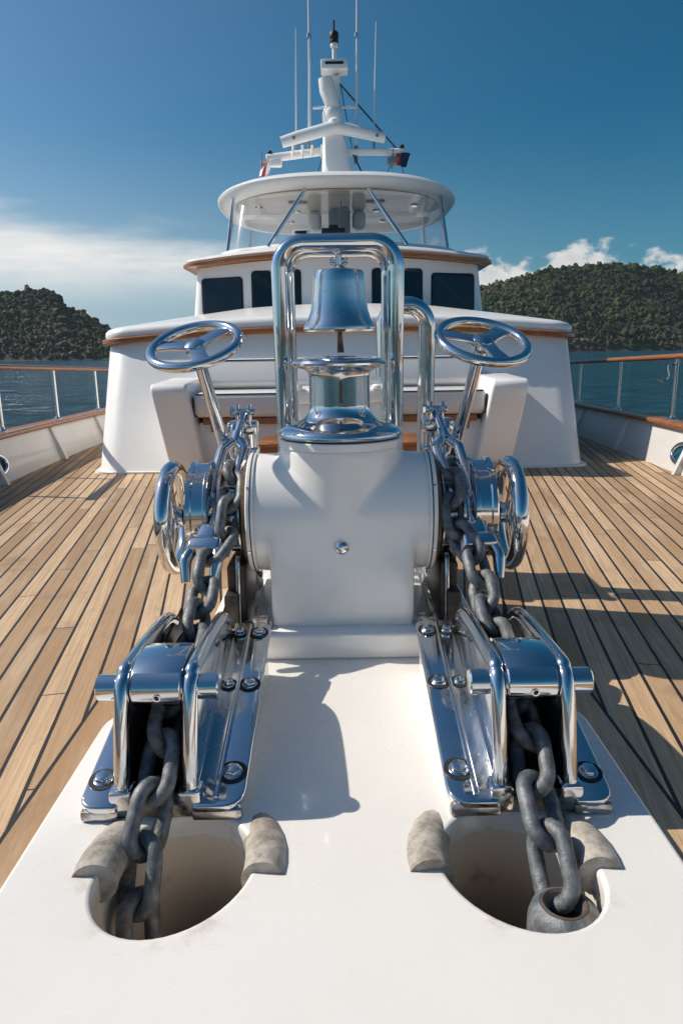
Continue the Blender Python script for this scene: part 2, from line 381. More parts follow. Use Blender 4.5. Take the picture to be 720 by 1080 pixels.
def seamat():
    m, gg, b = mat('sea_water'); c = gg.coord('Object')
    x, y, z = gg.sep(c)
    n0 = gg.noise(gg.vscale(c, .55, 1.3, 1), .13, 3, .6, .4); n1 = gg.noise(gg.vscale(c, .8, 1.5, 1), .55, 5, .62, .6); n2 = gg.noise(c, .09, 4, .6); n3 = gg.noise(gg.vscale(c, 1, 1.6, 1), 2.6, 3, .55)
    h = gg.math('ADD', gg.math('MULTIPLY', n0, 8.5), gg.math('ADD', gg.math('MULTIPLY', n1, 1.5), gg.math('MULTIPLY', n3, .22)))
    gg._in(b.inputs['Base Color'], gg.mix(n2, (.007, .056, .090, 1), (.014, .088, .130, 1)))
    b.inputs['Roughness'].default_value = .10; b.inputs['IOR'].default_value = 1.33
    gg._in(b.inputs['Normal'], gg.bump(h, .9, .55)); return m
M['sea'] = seamat()
def foliage():
    m, gg, b = mat('forest_foliage'); a = gg.n.new('ShaderNodeAttribute'); a.attribute_name = 'tint'; t = a.outputs['Fac']
    r = gg.n.new('ShaderNodeValToRGB'); gg.l.new(t, r.inputs[0]); e = r.color_ramp.elements
    e[0].position = 0; e[0].color = (.035, .055, .020, 1); e[1].position = 1; e[1].color = (.24, .18, .11, 1)
    for p, c in ((.35, (.060, .088, .028)), (.62, (.115, .128, .045)), (.82, (.165, .140, .070))):
        q = e.new(p); q.color = (*c, 1)
    n = gg.noise(gg.coord('Object'), .75, 6, .75)
    gg._in(b.inputs['Base Color'], gg.mix(gg.smooth(n, .38, .62), gg.mix(1.0, r.outputs[0], (.36, .42, .42, 1), 'MULTIPLY'), r.outputs[0]))
    b.inputs['Roughness'].default_value = .75; b.inputs['Specular IOR Level'].default_value = .2
    gg._in(b.inputs['Normal'], gg.bump(gg.noise(gg.coord('Object'), 1.4, 3, .7), .9, 1.2)); return m
M['forest'] = foliage()
M['earth'] = weathered('hill_earth', (.075, .06, .04), (.03, .04, .018), .05, .9)

# ------------------------------------------------------------------ sea and hills
SEA = -2.2
bm = B(); bmesh.ops.create_grid(bm, x_segments=4, y_segments=4, size=3000); bmesh.ops.translate(bm, vec=(0, 0, SEA), verts=bm.verts)
tag(obj('sea', bm, M['sea'], smooth=False), kind='structure')

def fbm(x, y, s, seed):
    return mnoise.fractal(Vector((x*s+seed, y*s-seed, seed*.37)), 1.0, 2.1, 4)
def hill(name, prof, y0, yr, yb, seed, ntree, name_f):
    """terrain rising from the shore at y0 to a ridge at yr; prof gives ridge height as a slope seen from the bay against bearing"""
    pa = [p[0] for p in prof]; pk = [p[1] for p in prof]
    def height(x, y):
        a = x/max(y, 1.); k = float(np.interp(a, pa, pk)); H = max(k*yr - 7., 0)
        t = (y-y0)/(yr-y0)
        if t < 1: f = max(t, 0)**.72
        else: f = max(0, 1-.55*((y-yr)/(yb-yr))**1.3)
        gul = fbm(x, y, .013, seed)*.16*min(1, max(0, t)*2.2)*(1.0 if t < .8 else max(.0, 1-(t-.8)/.2*.8) if t < 1 else .2)
        return SEA - 2 + (H+2)*f*(1+gul) + max(0, fbm(x, y, .05, seed+3))*3*min(1, max(t, 0)*3)*min(1, H/10)
    xa, xb = pa[0]*yb, pa[-1]*yb
    if xa > 0: xa = pa[0]*y0
    if xb < 0: xb = pa[-1]*y0
    nx, ny = 150, 60; bm = B(); grid = []
    for j in range(ny+1):
        y = y0-12+(yb-y0+12)*j/ny; row = []
        for i in range(nx+1):
            x = xa+(xb-xa)*i/nx; row.append(bm.verts.new((x, y, height(x, y))))
        grid.append(row)
    for j in range(ny):
        for i in range(nx): bm.faces.new((grid[j][i], grid[j][i+1], grid[j+1][i+1], grid[j+1][i]))
    tag(obj(name, bm, M['earth'], angle=180), kind='structure')
    t = bmesh.new(); bmesh.ops.create_icosphere(t, subdivisions=2, radius=1.0); bmesh.ops.delete(t, geom=[f for f in t.faces if f.calc_center_median().z < -.45], context='FACES')
    V = np.array([v.co[:] for v in t.verts]); Fi = np.array([[v.index for v in f.verts] for f in t.faces]); t.free()
    shapes = []
    for q in range(10):
        s = rng.uniform(0, 50); dsp = np.array([1+.75*mnoise.noise(Vector(v*1.5)+Vector((s, s, 0)))+.75*mnoise.noise(Vector(v*3.6)+Vector((s, 0, s)))+.4*mnoise.noise(Vector(v*8)+Vector((s, 9, s))) for v in V])
        shapes.append(V*dsp[:, None])
    av, af, at = [], [], []; off = 0; tries = 0; n = 0
    while n < ntree and tries < ntree*6:
        tries += 1
        y = y0 + (yr*1.04-y0+20)*rng.random(); x = xa+(xb-xa)*rng.random(); a = x/y
        if a < pa[0] or a > pa[-1]: continue
        z = height(x, y)
        if z < SEA+1.5: continue
        r = .9+1.9*rng.random()**1.5; r *= 1.7 if rng.random() < .10 else 1; r *= .75 if z < SEA+8 else 1
        sh = shapes[rng.integers(10)]; th = rng.uniform(0, 6.28); c, s_ = math.cos(th), math.sin(th)
        P = np.stack([sh[:, 0]*c-sh[:, 1]*s_, sh[:, 0]*s_+sh[:, 1]*c, sh[:, 2]*rng.uniform(.75, 1.25)], 1)*r + np.array([x, y, z+r*rng.uniform(.35, .95)])
        tt = .34+.55*fbm(x, y, .010, seed+9)+rng.normal(0, .11)+(.25 if z < SEA+14 else 0)+.60*max(0, -fbm(x, y, .02, seed+21))
        av.append(P); af.append(Fi+off); at.append(np.full(len(V), min(1, max(0, tt)))); off += len(V); n += 1
    av = np.concatenate(av).astype(np.float32); af = np.concatenate(af).astype(np.int32); at = np.concatenate(at).astype(np.float32)
    me = bpy.data.meshes.new(name_f); me.vertices.add(len(av)); me.vertices.foreach_set('co', av.ravel())
    me.loops.add(af.size); me.loops.foreach_set('vertex_index', af.ravel()); me.polygons.add(len(af))
    me.polygons.foreach_set('loop_start', np.arange(0, af.size, 3, dtype=np.int32)); me.update(calc_edges=True)
    A = me.attributes.new('tint', 'FLOAT', 'POINT'); A.data.foreach_set('value', at)
    return link(name_f, me, M['forest'], angle=50)
f1 = hill('headland', [(-.95, .05), (-.8, .075), (-.62, .092), (-.487, .099), (-.44, .1005), (-.412, .1005), (-.397, .095), (-.383, .078), (-.36, .067), (-.335, .054), (-.314, .040), (-.285, .02), (-.26, .0)], 690, 800, 960, 3.3, 9000, 'forest')
tag(f1, 'dark shaded forest covering the small headland left of the yacht', 'forest', kind='stuff')
f2 = hill('hill', [(-.02, .02), (.08, .06), (.203, .0967), (.243, .105), (.298, .118), (.352, .1215), (.392, .1225), (.446, .1145), (.487, .107), (.60, .095), (.8, .08), (.95, .06)], 820, 980, 1180, 8.1, 17000, 'forest')
tag(f2, 'sunlit green and brown forest covering the long hill right of the yacht', 'forest', kind='stuff')

# the rest of the bay beyond the bow: unseen, added to darken reflections
bm = B(); gr = []
for i in range(121):
    a = math.radians(112+136*i/120); row = []; e = min(1, i/14, (120-i)/14)
    H = (62+55*fbm(i*.05, 2.2, 1., 4.)+18*fbm(i*.21, 5.2, 1., 9.))*max(e, 0)
    for j, (r_, f) in enumerate(((780, -.05), (800, .10), (880, .55), (960, .85), (1050, 1.0), (1300, .3))):
        row.append(bm.verts.new((r_*math.sin(a), r_*math.cos(a), SEA+H*f*(1+.12*fbm(i*.3, j*.9, 1., 2.)))))
    gr.append(row)
for A_, B_ in zip(gr, gr[1:]):
    for j in range(5): bm.faces.new((A_[j], A_[j+1], B_[j+1], B_[j]))
tag(obj('hill', bm, M['forest'], angle=180), kind='structure')

# ------------------------------------------------------------------ sea haze
hm, hg, hb_ = mat('sea_haze'); hg.n.remove(hb_)
pv = hg.n.new('ShaderNodeVolumePrincipled'); pv.inputs['Color'].default_value = (.70, .85, 1.0, 1); pv.inputs['Density'].default_value = .00006; pv.inputs['Anisotropy'].default_value = .2
hg.l.new(pv.outputs[0], hg.n['Material Output'].inputs['Volume'])
bm = B(); box(bm, (0, 0, 75+SEA/2-3), (6100, 6100, 160)); tag(obj('haze', bm, hm, smooth=False), kind='stuff')

# ------------------------------------------------------------------ deck
HW = [(-4.7, .06), (-4.0, .45), (-3, .88), (-1.5, 1.42), (0, 1.86), (2, 2.30), (4, 2.60), (6, 2.76), (8, 2.83), (11, 2.9), (16, 2.92)]
def hw(y): return float(np.interp(y, [p[0] for p in HW], [p[1] for p in HW]))
ys = [p.y for p in catmull([(w, y, 0) for y, w in HW], 5)]
hullc = catmull([(w, y, 0) for y, w in HW], 5)
outer = [(p.x+.03, p.y) for p in hullc]+[(-p.x-.03, p.y) for p in reversed(hullc)]
def padline(d):
    h = .655-d
    r = [(h, -2.0), (h, 1.66)] + arc(h-.10, 1.66, .10, 0, 60, 4)[1:] + [(.50-d, 1.96), (.485-d, 2.02), (.485-d, 2.95-d)]
    l = [(-x, y) for x, y in reversed(r)]
    return r + l + arc(0, -2.0, h, 180, 360, 24)[1:-1]
def hole(s, grow=0.):
    out = []
    for k in range(48):
        a = 2*PI*k/48; x, y = (.146+grow)*math.cos(a), (.162+grow)*math.sin(a)*(1.0 if math.sin(a) > 0 else .99)
        x += s*(-.16)*y*(1 if y < 0 else .3)
        out.append((s*.330+x, 1.135+y))
    return out
tag(sheet('deck', [outer, padline(.03)], -.04, 0.0, M['teak']), kind='structure')
pad = sheet('foredeck', [padline(0), hole(1), hole(-1)], -.03, .03, M['pad'], .010)
tag(pad, kind='structure')

# ------------------------------------------------------------------ bulwarks and rails
def sheer(y): return .345+.02*max(0, (6-y))*.55-.012*max(0, y-6)
def capx(y): return hw(y)+.085
def loft(bm, rings, closed=True):
    R = [[bm.verts.new(p) for p in r] for r in rings]; n = len(R[0])
    for a, b in zip(R, R[1:]):
        for k in range(n if closed else n-1): bm.faces.new((a[k], a[(k+1) % n], b[(k+1) % n], b[k]))
    if closed: bm.faces.new(R[0][::-1]); bm.faces.new(R[-1])
def dens(y0, y1, n): return [y0+(y1-y0)*i/n for i in range(n+1)]
from bisect import bisect
hx = [p.y for p in hullc]; hxx = [p.x for p in hullc]
def hws(y): return float(np.interp(y, hx, hxx))
for s, side in ((-1, 'port'), (1, 'starboard')):
    word = 'shaded' if s < 0 else 'partly sunlit'
    bw = thing('bulwark', ('low white bulwark with mooring port, all in shade, along the left deck edge' if s < 0 else 'low white bulwark with a sunlit upper band along the right deck edge'), 'bulwark', (s*2.75, 6, 0), 'bulwarks')
    Y = dens(-4.65, 16, 60); bm = B()
    loft(bm, [[(s*(hws(y)), y, 0.0), (s*(hws(y)+.10), y, sheer(y)-.005), (s*(hws(y)+.19), y, sheer(y)-.005), (s*(hws(y)+.16), y, -.3), (s*(hws(y)*.93), y, -2.3), (s*(hws(y)*.90), y, -2.3), (s*(hws(y)+.06), y, -.3)] for y in Y])
    obj('wall', bm, M['bulwark'], bw, angle=30)
    bm = B()
    sec = rounded([(.035, -.004), (.225, -.004), (.225, .040), (.035, .040)], .016, 3)
    loft(bm, [[(s*(hws(y)+u), y, sheer(y)+v) for u, v in sec] for y in Y])
    obj('cap_rail', bm, M['varnish'], bw)
    for k in range(-3, 6):
        y = 5.3+1.4*k+.15; bm = B(); x = hws(y)
        prism(bm, [(x-.06, 0), (x+.015, 0), (x+.11, sheer(y)-.01), (x+.075, sheer(y)-.01)], Matrix(((s, 0, 0, 0), (0, 0, -1, y), (0, 1, 0, 0), (0, 0, 0, 1))), .05, .008)
        obj('bracket', bm, M['bulwark'], bw)
    y = 5.42 if s < 0 else 5.46; x = hws(y)+.045
    if True:
        bm = B(); nrm = Vector((-s, 0, .29)).normalized(); Mx = axis_M((s*(x), y, .155), nrm, (0, 1, 0))
        tube(bm, [Mx @ Vector((.17*math.cos(a), .085*math.sin(a), .012)) for a in [2*PI*i/40 for i in range(40)]], .020, 10, True)
        pt = obj('mooring_port', bm, M['chrome'], bw)
        bm = B(); lathe(bm, [(0, .0), (.165, .0), (.165, .006), (0, .006)], Mx @ Matrix.Diagonal((1, .5, 1, 1)), 40); obj('opening', bm, M['sea'], pt)
    rail = thing('railing', ('varnished teak handrail on steel stanchions above the left bulwark' if s < 0 else 'varnished teak handrail on steel stanchions above the right bulwark, bright in the sun'), 'railing', (s*2.85, 6, .38), 'railings')
    def rz(y): return .925+.030*(6-y) if y < 9 else .835
    bm = B(); tube(bm, [(s*(hws(y)+.13), y, rz(y)) for y in dens(-4.5 if s > 0 else 5.02, 15.5, 60)], .031, 14, flat=(.80, 1.15)); obj('handrail', bm, M['varnish'], rail)
    for k in range(-7 if s > 0 else -1, 7):
        y = max(5.85+1.32*k+(.12 if s > 0 else 0), 5.08 if s < 0 else -9); x = s*(hws(y)+.13)
        bm = B(); cyl(bm, (x, y, sheer(y)+.038), (x, y, rz(y)-.015), .0165, 14); lathe(bm, [(0, 0), (.042, 0), (.042, .008), (.022, .022), (.017, .04)], Matrix.Translation((x, y, sheer(y)+.04)), 18)
        obj('stanchion', bm, M['steel'], rail)
    if s > 0:
        bm = B(); y = 5.97; x = hws(y)+.13
        tube(bm, catmull([(x, y-.02, .86), (x-.06, y-.02, .86), (x-.085, y-.02, .83), (x-.07, y-.02, .76), (x-.1, y-.02, .72), (x-.16, y-.02, .735)], 5), .006, 8); obj('hook', bm, M['chrome'], rail)

# ------------------------------------------------------------------ deckhouse
def ring(hw_, yf, bow, rc, ya, n=16):
    """closed plan outline: rounded front corners, front bowed towards the bow"""
    half = []
    for i in range(n+1):
        x = (hw_-rc)*i/n; half.append((x, yf+bow*(x/hw_)**2))
    xe, ye = half[-1]
    for i in range(1, 9):
        a = (PI/2)*i/8; half.append((xe+rc*math.sin(a), ye+rc*(1-math.cos(a))))
    half.append((hw_, ya))
    return [(-x, y) for x, y in reversed(half[1:])]+half
def zring(r, z, cam_, hw_): return [(x, y, z+cam_*(1-min(1, (x/hw_)**2))) for x, y in r]
house = thing('deckhouse', 'wide white deckhouse front with teak eyebrow behind the windlass', 'deckhouse', (0, 6, 0))
bm = B(); loft(bm, [zring(ring(2.16, 5.86, .05, .22, 15.5), 0, 0, 2.1), zring(ring(2.20, 6.44, .16, .26, 15.5), 1.10, .09, 2.2)])
bmesh.ops.delete(bm, geom=[f for f in bm.faces if len(f.verts) > 4], context='FACES_ONLY'); obj('wall', bm, M['white2'], house, angle=40)
bm = B(); loft(bm, [zring(ring(2.185, 5.83, .05, .17, 15.5), -.01, 0, 2.1), zring(ring(2.185, 5.83, .05, .17, 15.5), .016, 0, 2.1)]); obj('base_trim', bm, M['white2'], house)
bm = B()
loft(bm, [zring(ring(2.20+o, 6.44-o, .16, .26+o, 15.6), z, .09, 2.2) for o, z in ((0, 1.101), (.055, 1.101), (.07, 1.112), (.07, 1.142), (.055, 1.153), (.0, 1.153))]); obj('eyebrow_trim', bm, M['varnish'], house)
bm = B(); loft(bm, [zring(ring(2.20+o, 6.44-o*(1 if o > -.2 else .7), .16, .26+max(o, -.22), 15.6), z, .09+c, 2.2) for o, z, c in ((.03, 1.154, 0), (.038, 1.18, 0), (.03, 1.215, 0), (0, 1.24, 0), (-.06, 1.255, 0), (-.6, 1.30, .03), (-1.2, 1.36, .04))]); obj('roof', bm, M['white2'], house, angle=60)

wh = thing('wheelhouse', 'white wheelhouse with four dark front windows above the deckhouse', 'wheelhouse', (0, 8, 1.35))
def wsurf(x, z):
    t = (z-1.30)/.63; h = 1.64*(1-t)+1.57*t; yf = 7.62*(1-t)+7.68*t
    r = ring(h, yf, .36, .10, 14); xs = [p[0] for p in r[1:-1]]; yy = [p[1] for p in r[1:-1]]
    return float(np.interp(x, xs, yy))
bm = B(); loft(bm, [zring(ring(1.64, 7.62, .36, .10, 14), 1.30, 0, 1.6), zring(ring(1.57, 7.68, .36, .10, 14), 1.93, .06, 1.57)]); obj('wall', bm, M['white2'], wh, angle=50)
for x0, x1, z0, z1 in ((-1.50, -1.05, 1.44, 1.81), (-.92, -.41, 1.43, 1.86), (.38, .90, 1.43, 1.86), (1.03, 1.50, 1.44, 1.82)):
    poly = rounded([(x0, z0), (x1, z0), (x1, z1), (x0, z1)], .045, 4)
    def slab(poly, d0, d1):
        b = B(); a = [b.verts.new((x, wsurf(x, z)-d0, z)) for x, z in poly]; c = [b.verts.new((x, wsurf(x, z)-d1, z)) for x, z in poly]
        n = len(poly); b.faces.new(a); b.faces.new(c[::-1])
        for k in range(n): b.faces.new((a[k], c[k], c[(k+1) % n], a[(k+1) % n]))
        return b
    cx_, cz_ = (x0+x1)/2, (z0+z1)/2
    big = [(cx_+(x-cx_)*1.07, cz_+(z-cz_)*1.07) for x, z in poly]
    w = obj('window', slab(big, .012, -.03), M['black'], wh, smooth=False); obj('pane', slab(poly, .018, -.02), M['glass'], w, smooth=False)
bm = B(); loft(bm, [zring(ring(1.60+o, 7.66-o, .36, .12+o, 14.1), z, .07, 1.6) for o, z in ((0, 1.931), (.10, 1.931), (.115, 1.94), (.115, 1.966), (.10, 1.975), (0, 1.975))]); obj('eyebrow_trim', bm, M['varnish'], wh)
bm = B(); loft(bm, [zring(ring(1.60+o, 7.66-o, .36, .12+max(o, -.1), 14.1), z, .07, 1.6) for o, z in ((.08, 1.976), (.088, 1.995), (.07, 2.02), (.0, 2.04), (-.5, 2.05))]); obj('roof', bm, M['white2'], wh, angle=60)

fb = thing('flybridge', 'open flybridge with clear screens under a white hardtop', 'flybridge', (0, 9, 2.05))
bm = B()
loft(bm, [zring(ring(1.36+o, 7.86-o, .42, .4+o, 13), z, .05, 1.36) for o, z in ((.02, 2.04), (.02, 2.10), (.0, 2.13), (-.04, 2.14), (-.08, 2.12), (-.1, 2.05))]); obj('coaming', bm, M['white2'], fb, angle=50)
bm = B(); r0 = zring(ring(1.31, 7.92, .42, .4, 11), 2.125, .05, 1.36); r1 = zring(ring(1.24, 8.22, .42, .4, 11), 2.73, .0, 1.36)
a = [bm.verts.new(p) for p in r0]; b_ = [bm.verts.new(p) for p in r1]
for k in range(len(a)-1): bm.faces.new((a[k], a[k+1], b_[k+1], b_[k]))
obj('clear_screen', bm, M['clear'], fb)
def superell(rx, ry, cy_, n=64, e=2.6):
    out = []
    for k in range(n):
        t = 2*PI*k/n; c, s_ = math.cos(t), math.sin(t)
        out.append((rx*abs(c)**(2/e)*(1 if c > 0 else -1), cy_+ry*abs(s_)**(2/e)*(1 if s_ > 0 else -1)))
    return out
HT = [(-.16, 2.745), (-.12, 2.735), (-.05, 2.76), (-.005, 2.805), (0, 2.835), (-.025, 2.862), (-.11, 2.90), (-.5, 2.975), (-1.0, 3.01)]
bm = B(); loft(bm, [[(x, y, z+.03*(1-(x/1.45)**2)) for x, y in superell(1.50+o, 1.66+o*1.1, 9.64)] for o, z in HT]); ht = obj('hardtop', bm, M['white2'], fb, angle=50)
bm = B(); loft(bm, [[(x, y, z) for x, y in superell(1.32, 1.47, 9.64)] for z in (2.752, 2.768)]); obj('headliner', bm, M['cream'], ht, angle=50)
for s in (-1, 1):
    bm = B(); tube(bm, [(s*.75, 7.82, 2.12), (s*.35, 8.12, 2.755)], .022, 12); obj('strut', bm, M['steel'], fb)
    bm = B(); tube(bm, [(s*1.27, 8.35, 2.12), (s*1.20, 8.55, 2.75)], .022, 12); obj('post', bm, M['steel'], fb)
    bm = B(); tube(bm, [(s*1.33, 10.6, 2.12), (s*1.25, 10.6, 2.75)], .025, 12); obj('post', bm, M['steel'], fb)
    for (lx, ly) in ((.5, 9.3), (.95, 9.0), (.62, 10.0)):
        bm = B(); lathe(bm, [(0, 0), (.04, 0), (.045, .012), (.05, .02)], Matrix.Translation((s*lx, ly, 2.735)), 20); obj('downlight', bm, M['chrome'], fb)
    bm = B(); box(bm, (s*.46, 8.75, 2.745), (.22, .10, .018), bev=.004); obj('vent', bm, M['grey'], fb)
    bm = B(); box(bm, (s*.28, 9.35, 2.64), (.17, .24, .22), bev=.06, seg=3); obj('speaker_pod', bm, M['white2'], fb)
bm = B(); box(bm, (.03, 9.3, 2.42), (.27, .5, .66), bev=.05, seg=3); obj('helm_column', bm, M['grey'], fb)
sl = thing('searchlight', 'black searchlight bar on the wheelhouse roof behind the bell frame', 'searchlight', (-.05, 7.72, 2.1))
bm = B(); box(bm, (-.04, 7.72, 2.255), (.25, .10, .055), bev=.01); box(bm, (-.04, 7.72, 2.295), (.10, .08, .04), bev=.01); obj('lamp_body', bm, M['black'], sl)
bm = B(); cyl(bm, (-.06, 7.72, 2.09), (-.06, 7.72, 2.235), .03); obj('foot', bm, M['grey'], sl)
bm = B(); tube(bm, [(.04, 7.75, 2.27), (.045, 7.75, 2.56)], .006, 6); obj('whip', bm, M['wire'], sl)
hb = thing('roof_horn', 'small grey horn box on the wheelhouse roof left of the bell', 'horn', (-.38, 7.74, 2.1))
bm = B(); box(bm, (-.38, 7.74, 2.245), (.18, .08, .055), bev=.012); cyl(bm, (-.38, 7.75, 2.09), (-.38, 7.75, 2.225), .02); obj('housing', bm, M['white2'], hb)
bm = B(); box(bm, (-.38, 7.697, 2.245), (.12, .008, .028), bev=.003); obj('grille', bm, M['black'], hb)

# ------------------------------------------------------------------ mast and aerials
MY = 10.2
mast = thing('mast', 'white radar mast with crosstrees standing on the flybridge hardtop', 'mast', (0, MY, 2.93))
bm = B(); loft(bm, [[(x*sx+ox, MY+oy+y*sy, z) for x, y in superell(1, 1, 0, 24, 3.5)] for sx, sy, ox, oy, z in ((.25, .28, .03, 0, 2.97), (.21, .26, .01, 0, 3.45), (.155, .2, -.02, 0, 3.80), (.145, .18, -.03, 0, 3.93), (.115, .15, -.03, 0, 3.97))]); obj('pylon', bm, M['white2'], mast)
bm = B(); lathe(bm, [(0, 0), (.10, 0), (.13, .06), (.14, .16), (.11, .24), (.08, .27), (0, .28)], Matrix.Translation((-.04, MY, 3.98)), 24); obj('radome', bm, M['white2'], mast)
bm = B(); tube(bm, [(-.02, MY-.02, 4.20), (-.10, MY-.06, 4.42), (-.12, MY-.07, 4.55)], [.095, .11, .10], 18); obj('loudhailer', bm, M['white2'], mast)
bm = B(); cyl(bm, (.02, MY+.08, 4.05), (.02, MY+.08, 4.62), .05); obj('topmast', bm, M['white2'], mast)
bm = B(); box(bm, (0, MY, 4.70), (.36, .28, .12), bev=.02); obj('light_platform', bm, M['white2'], mast)
bm = B(); box(bm, (0.0, MY-.143, 4.705), (.24, .008, .03)); obj('light_slot', bm, M['black'], mast)
bm = B(); cyl(bm, (0, MY, 4.76), (0, MY, 4.94), .028); cyl(bm, (0, MY, 4.94), (0, MY, 4.98), .05); obj('light_stem', bm, M['white2'], mast)
bm = B(); lathe(bm, [(0, 0), (.055, 0), (.06, .03), (.05, .045), (.06, .06), (.06, .12), (.045, .14), (0, .15)], Matrix.Translation((0, MY, 4.98)), 20); tube(bm, [(0, MY, 5.12), (0, MY, 5.25)], .014, 8); obj('masthead_light', bm, M['black'], mast)
bm = B(); cyl(bm, (-.30, MY, 4.22), (.30, MY, 4.22), .018, 10); obj('spreader', bm, M['white2'], mast)
bm = B(); cyl(bm, (-.95, MY, 3.60), (-.14, MY-.02, 3.68), .055, 14, .01); obj('crosstree', bm, M['white2'], mast)
bm = B(); cyl(bm, (.14, MY-.02, 3.66), (.93, MY, 3.66), .045, 14, .01); obj('crosstree', bm, M['white2'], mast)
for s in (-1, 1):
    bm = B(); box(bm, (s*.80-.02, MY-.05, 3.53), (.17, .12, .10), bev=.025); cyl(bm, (s*.80-.02, MY, 3.57), (s*.80-.02, MY, 3.64), .02); obj('floodlight', bm, M['grey'] if s > 0 else M['white2'], mast)
    bm = B(); lathe(bm, [(0, 0), (.03, 0), (.035, .03), (.02, .05), (0, .055)], Matrix.Translation((s*.90, MY, 3.65 if s < 0 else 3.70)), 12); obj('navigation_light', bm, M['black'], mast)
for k in range(4):
    bm = B(); cyl(bm, (-.58+.13*k, MY-.08, 3.60-.02*(k % 2)), (-.58+.13*k, MY-.08, 3.74), .016, 8); obj('bracket', bm, M['white2'], mast)
bm = B(); cyl(bm, (.07, MY+.05, 4.52), (.87, MY+.02, 3.66), .012, 6); cyl(bm, (.08, MY+.05, 4.50), (.22, MY+.02, 3.72), .006, 6); cyl(bm, (.20, MY, 3.70), (.55, MY-.3, 2.95), .013, 6); cyl(bm, (-.18, MY, 3.6), (-.42, MY-.2, 2.95), .006, 6); cyl(bm, (.87, MY+.02, 3.66), (1.02, MY, 2.9), .006, 6); cyl(bm, (.87, MY, 3.66), (.4, MY-.2, 2.95), .005, 6); obj('rigging_wire', bm, M['wire'], mast)
radar = thing('radar_scanner', 'long white open radar scanner turned across the mast', 'radar', (0, MY-.05, 3.8))
bm = B(); tube(bm, [(-.72, MY-.22, 3.74), (-.5, MY-.22, 3.80), (0, MY-.22, 3.92)], [.068, .076, .08], 12, flat=(1.05, .9)); tube(bm, [(0, MY-.22, 3.92), (.66, MY-.16, 3.79)], [.08, .064], 12, flat=(1.05, .9)); obj('scanner_bar', bm, M['white2'], radar)
bm = B(); cyl(bm, (0, MY-.2, 3.93), (0, MY-.2, 4.02), .09, 20, .02); obj('gearbox', bm, M['white2'], radar)
bm = B(); cyl(bm, (-.55, MY-.29, 3.77), (-.55, MY-.325, 3.77), .02, 10); obj('end_plug', bm, M['grey'], radar)
bm = B(); cyl(bm, (.55, MY-.23, 3.80), (.55, MY-.265, 3.80), .02, 10); obj('end_plug', bm, M['grey'], radar)
for x, z0, z1, r, jz, lab in ((-.355, 3.86, 6.1, .019, 5.05, 'thick tall white whip aerial left of the mast top'), (.275, 3.70, 6.0, .019, 5.05, 'thick tall white whip aerial right of the mast top'),
                              (-.535, 3.85, 5.17, .011, 3.9, 'thin short white whip aerial farthest left on the mast'), (.52, 3.86, 5.23, .011, 3.92, 'thin short white whip aerial farthest right on the mast')):
    t = thing('whip_aerial', lab, 'aerial', (x, MY, z0), 'whip aerials on the mast')
    bm = B(); tube(bm, [(x, MY, z0), (x+.02, MY, z0+.8), (x+.035, MY, z1)], [r, r*.8, r*.45], 8); obj('rod', bm, M['whip'], t)
    bm = B(); cyl(bm, (x, MY, z0-.18), (x, MY, z0+.04), r*1.5, 10); obj('base', bm, M['grey'], t)
    bm = B(); cyl(bm, (x+.022, MY, jz), (x+.023, MY, jz+.05), r*1.7, 10); obj('ferrule', bm, M['chrome'], t)
def cloth(name, x0, w, h, z, cols, lab, lean, group):
    t = thing(name, lab, 'flag', (x0, MY, z), group)
    nb = len(cols)
    for i, c in enumerate(cols):
        bm = B(); nu, nv = 6, 5; gr = []
        for d in (0, .006):
            for v in range(nv+1):
                for u in range(nu+1):
                    uu = (i+u/nu)/nb; vv = v/nv
                    gr.append(bm.verts.new((x0+lean*vv*h*.5+w*uu*(1-.25*vv), MY-.08+.04*math.sin(6*uu+3*vv)+d, z-h*vv-.10*w*uu)))
        def ix(d, v, u): return gr[d*(nv+1)*(nu+1)+v*(nu+1)+u]
        for v in range(nv):
            for u in range(nu):
                bm.faces.new((ix(0, v, u), ix(0, v, u+1), ix(0, v+1, u+1), ix(0, v+1, u))); bm.faces.new((ix(1, v, u), ix(1, v+1, u), ix(1, v+1, u+1), ix(1, v, u+1)))
        obj('cloth_panel', bm, M[c], t)
    bm = B(); tube(bm, [(x0, MY-.06, z-h-.05), (x0+.02, MY-.06, z+.10)], .004, 6); obj('halyard', bm, M['wire'], t)
cloth('flag', -1.02, .15, .20, 3.56, ['wcloth', 'red', 'wcloth'], 'small white and red courtesy flag hanging from the left crosstree', -.3, None)
cloth('flag', .76, .25, .16, 3.64, ['wcloth', 'red', 'navy', 'navy'], 'navy blue ensign with white and red corner on the right crosstree', .1, None)

# ------------------------------------------------------------------ seat against the deckhouse, teak locker, white box
seat = thing('bench_seat', 'white built-in bench with cushions and two arms against the deckhouse', 'bench', (0, 5.5, 0))
bm = B(); box(bm, (0, 5.93, .225), (2.36, .42, .45), bev=.02); obj('base', bm, M['white2'], seat)
for s in (-1, 1):
    bm = B(); prism(bm, rounded([(5.62, .085), (6.02, .05), (6.36, .80), (5.53, .775)], [.03, .0, .0, .085], 6), Matrix(((0, 0, 1, s*1.23 if s > 0 else -1.525), (1, 0, 0, 0), (0, 1, 0, 0), (0, 0, 0, 1))), .295, .04, 3)
    for v in bm.verts: v.co.x -= s*.10*max(0, (.775-v.co.z)/.67)
    obj('armrest', bm, M['white2'], seat)
bm = B(); box(bm, (0, 5.90, .595), (2.40, .56, .20), bev=.05, seg=4); obj('seat_cushion', bm, M['vinylwhite'], seat)
bm = B(); box(bm, (0, 6.26, .82), (2.44, .17, .27), Matrix.Rotation(-.45, 3, 'X'), .05, 4); obj('back_cushion', bm, M['vinylwhite'], seat)
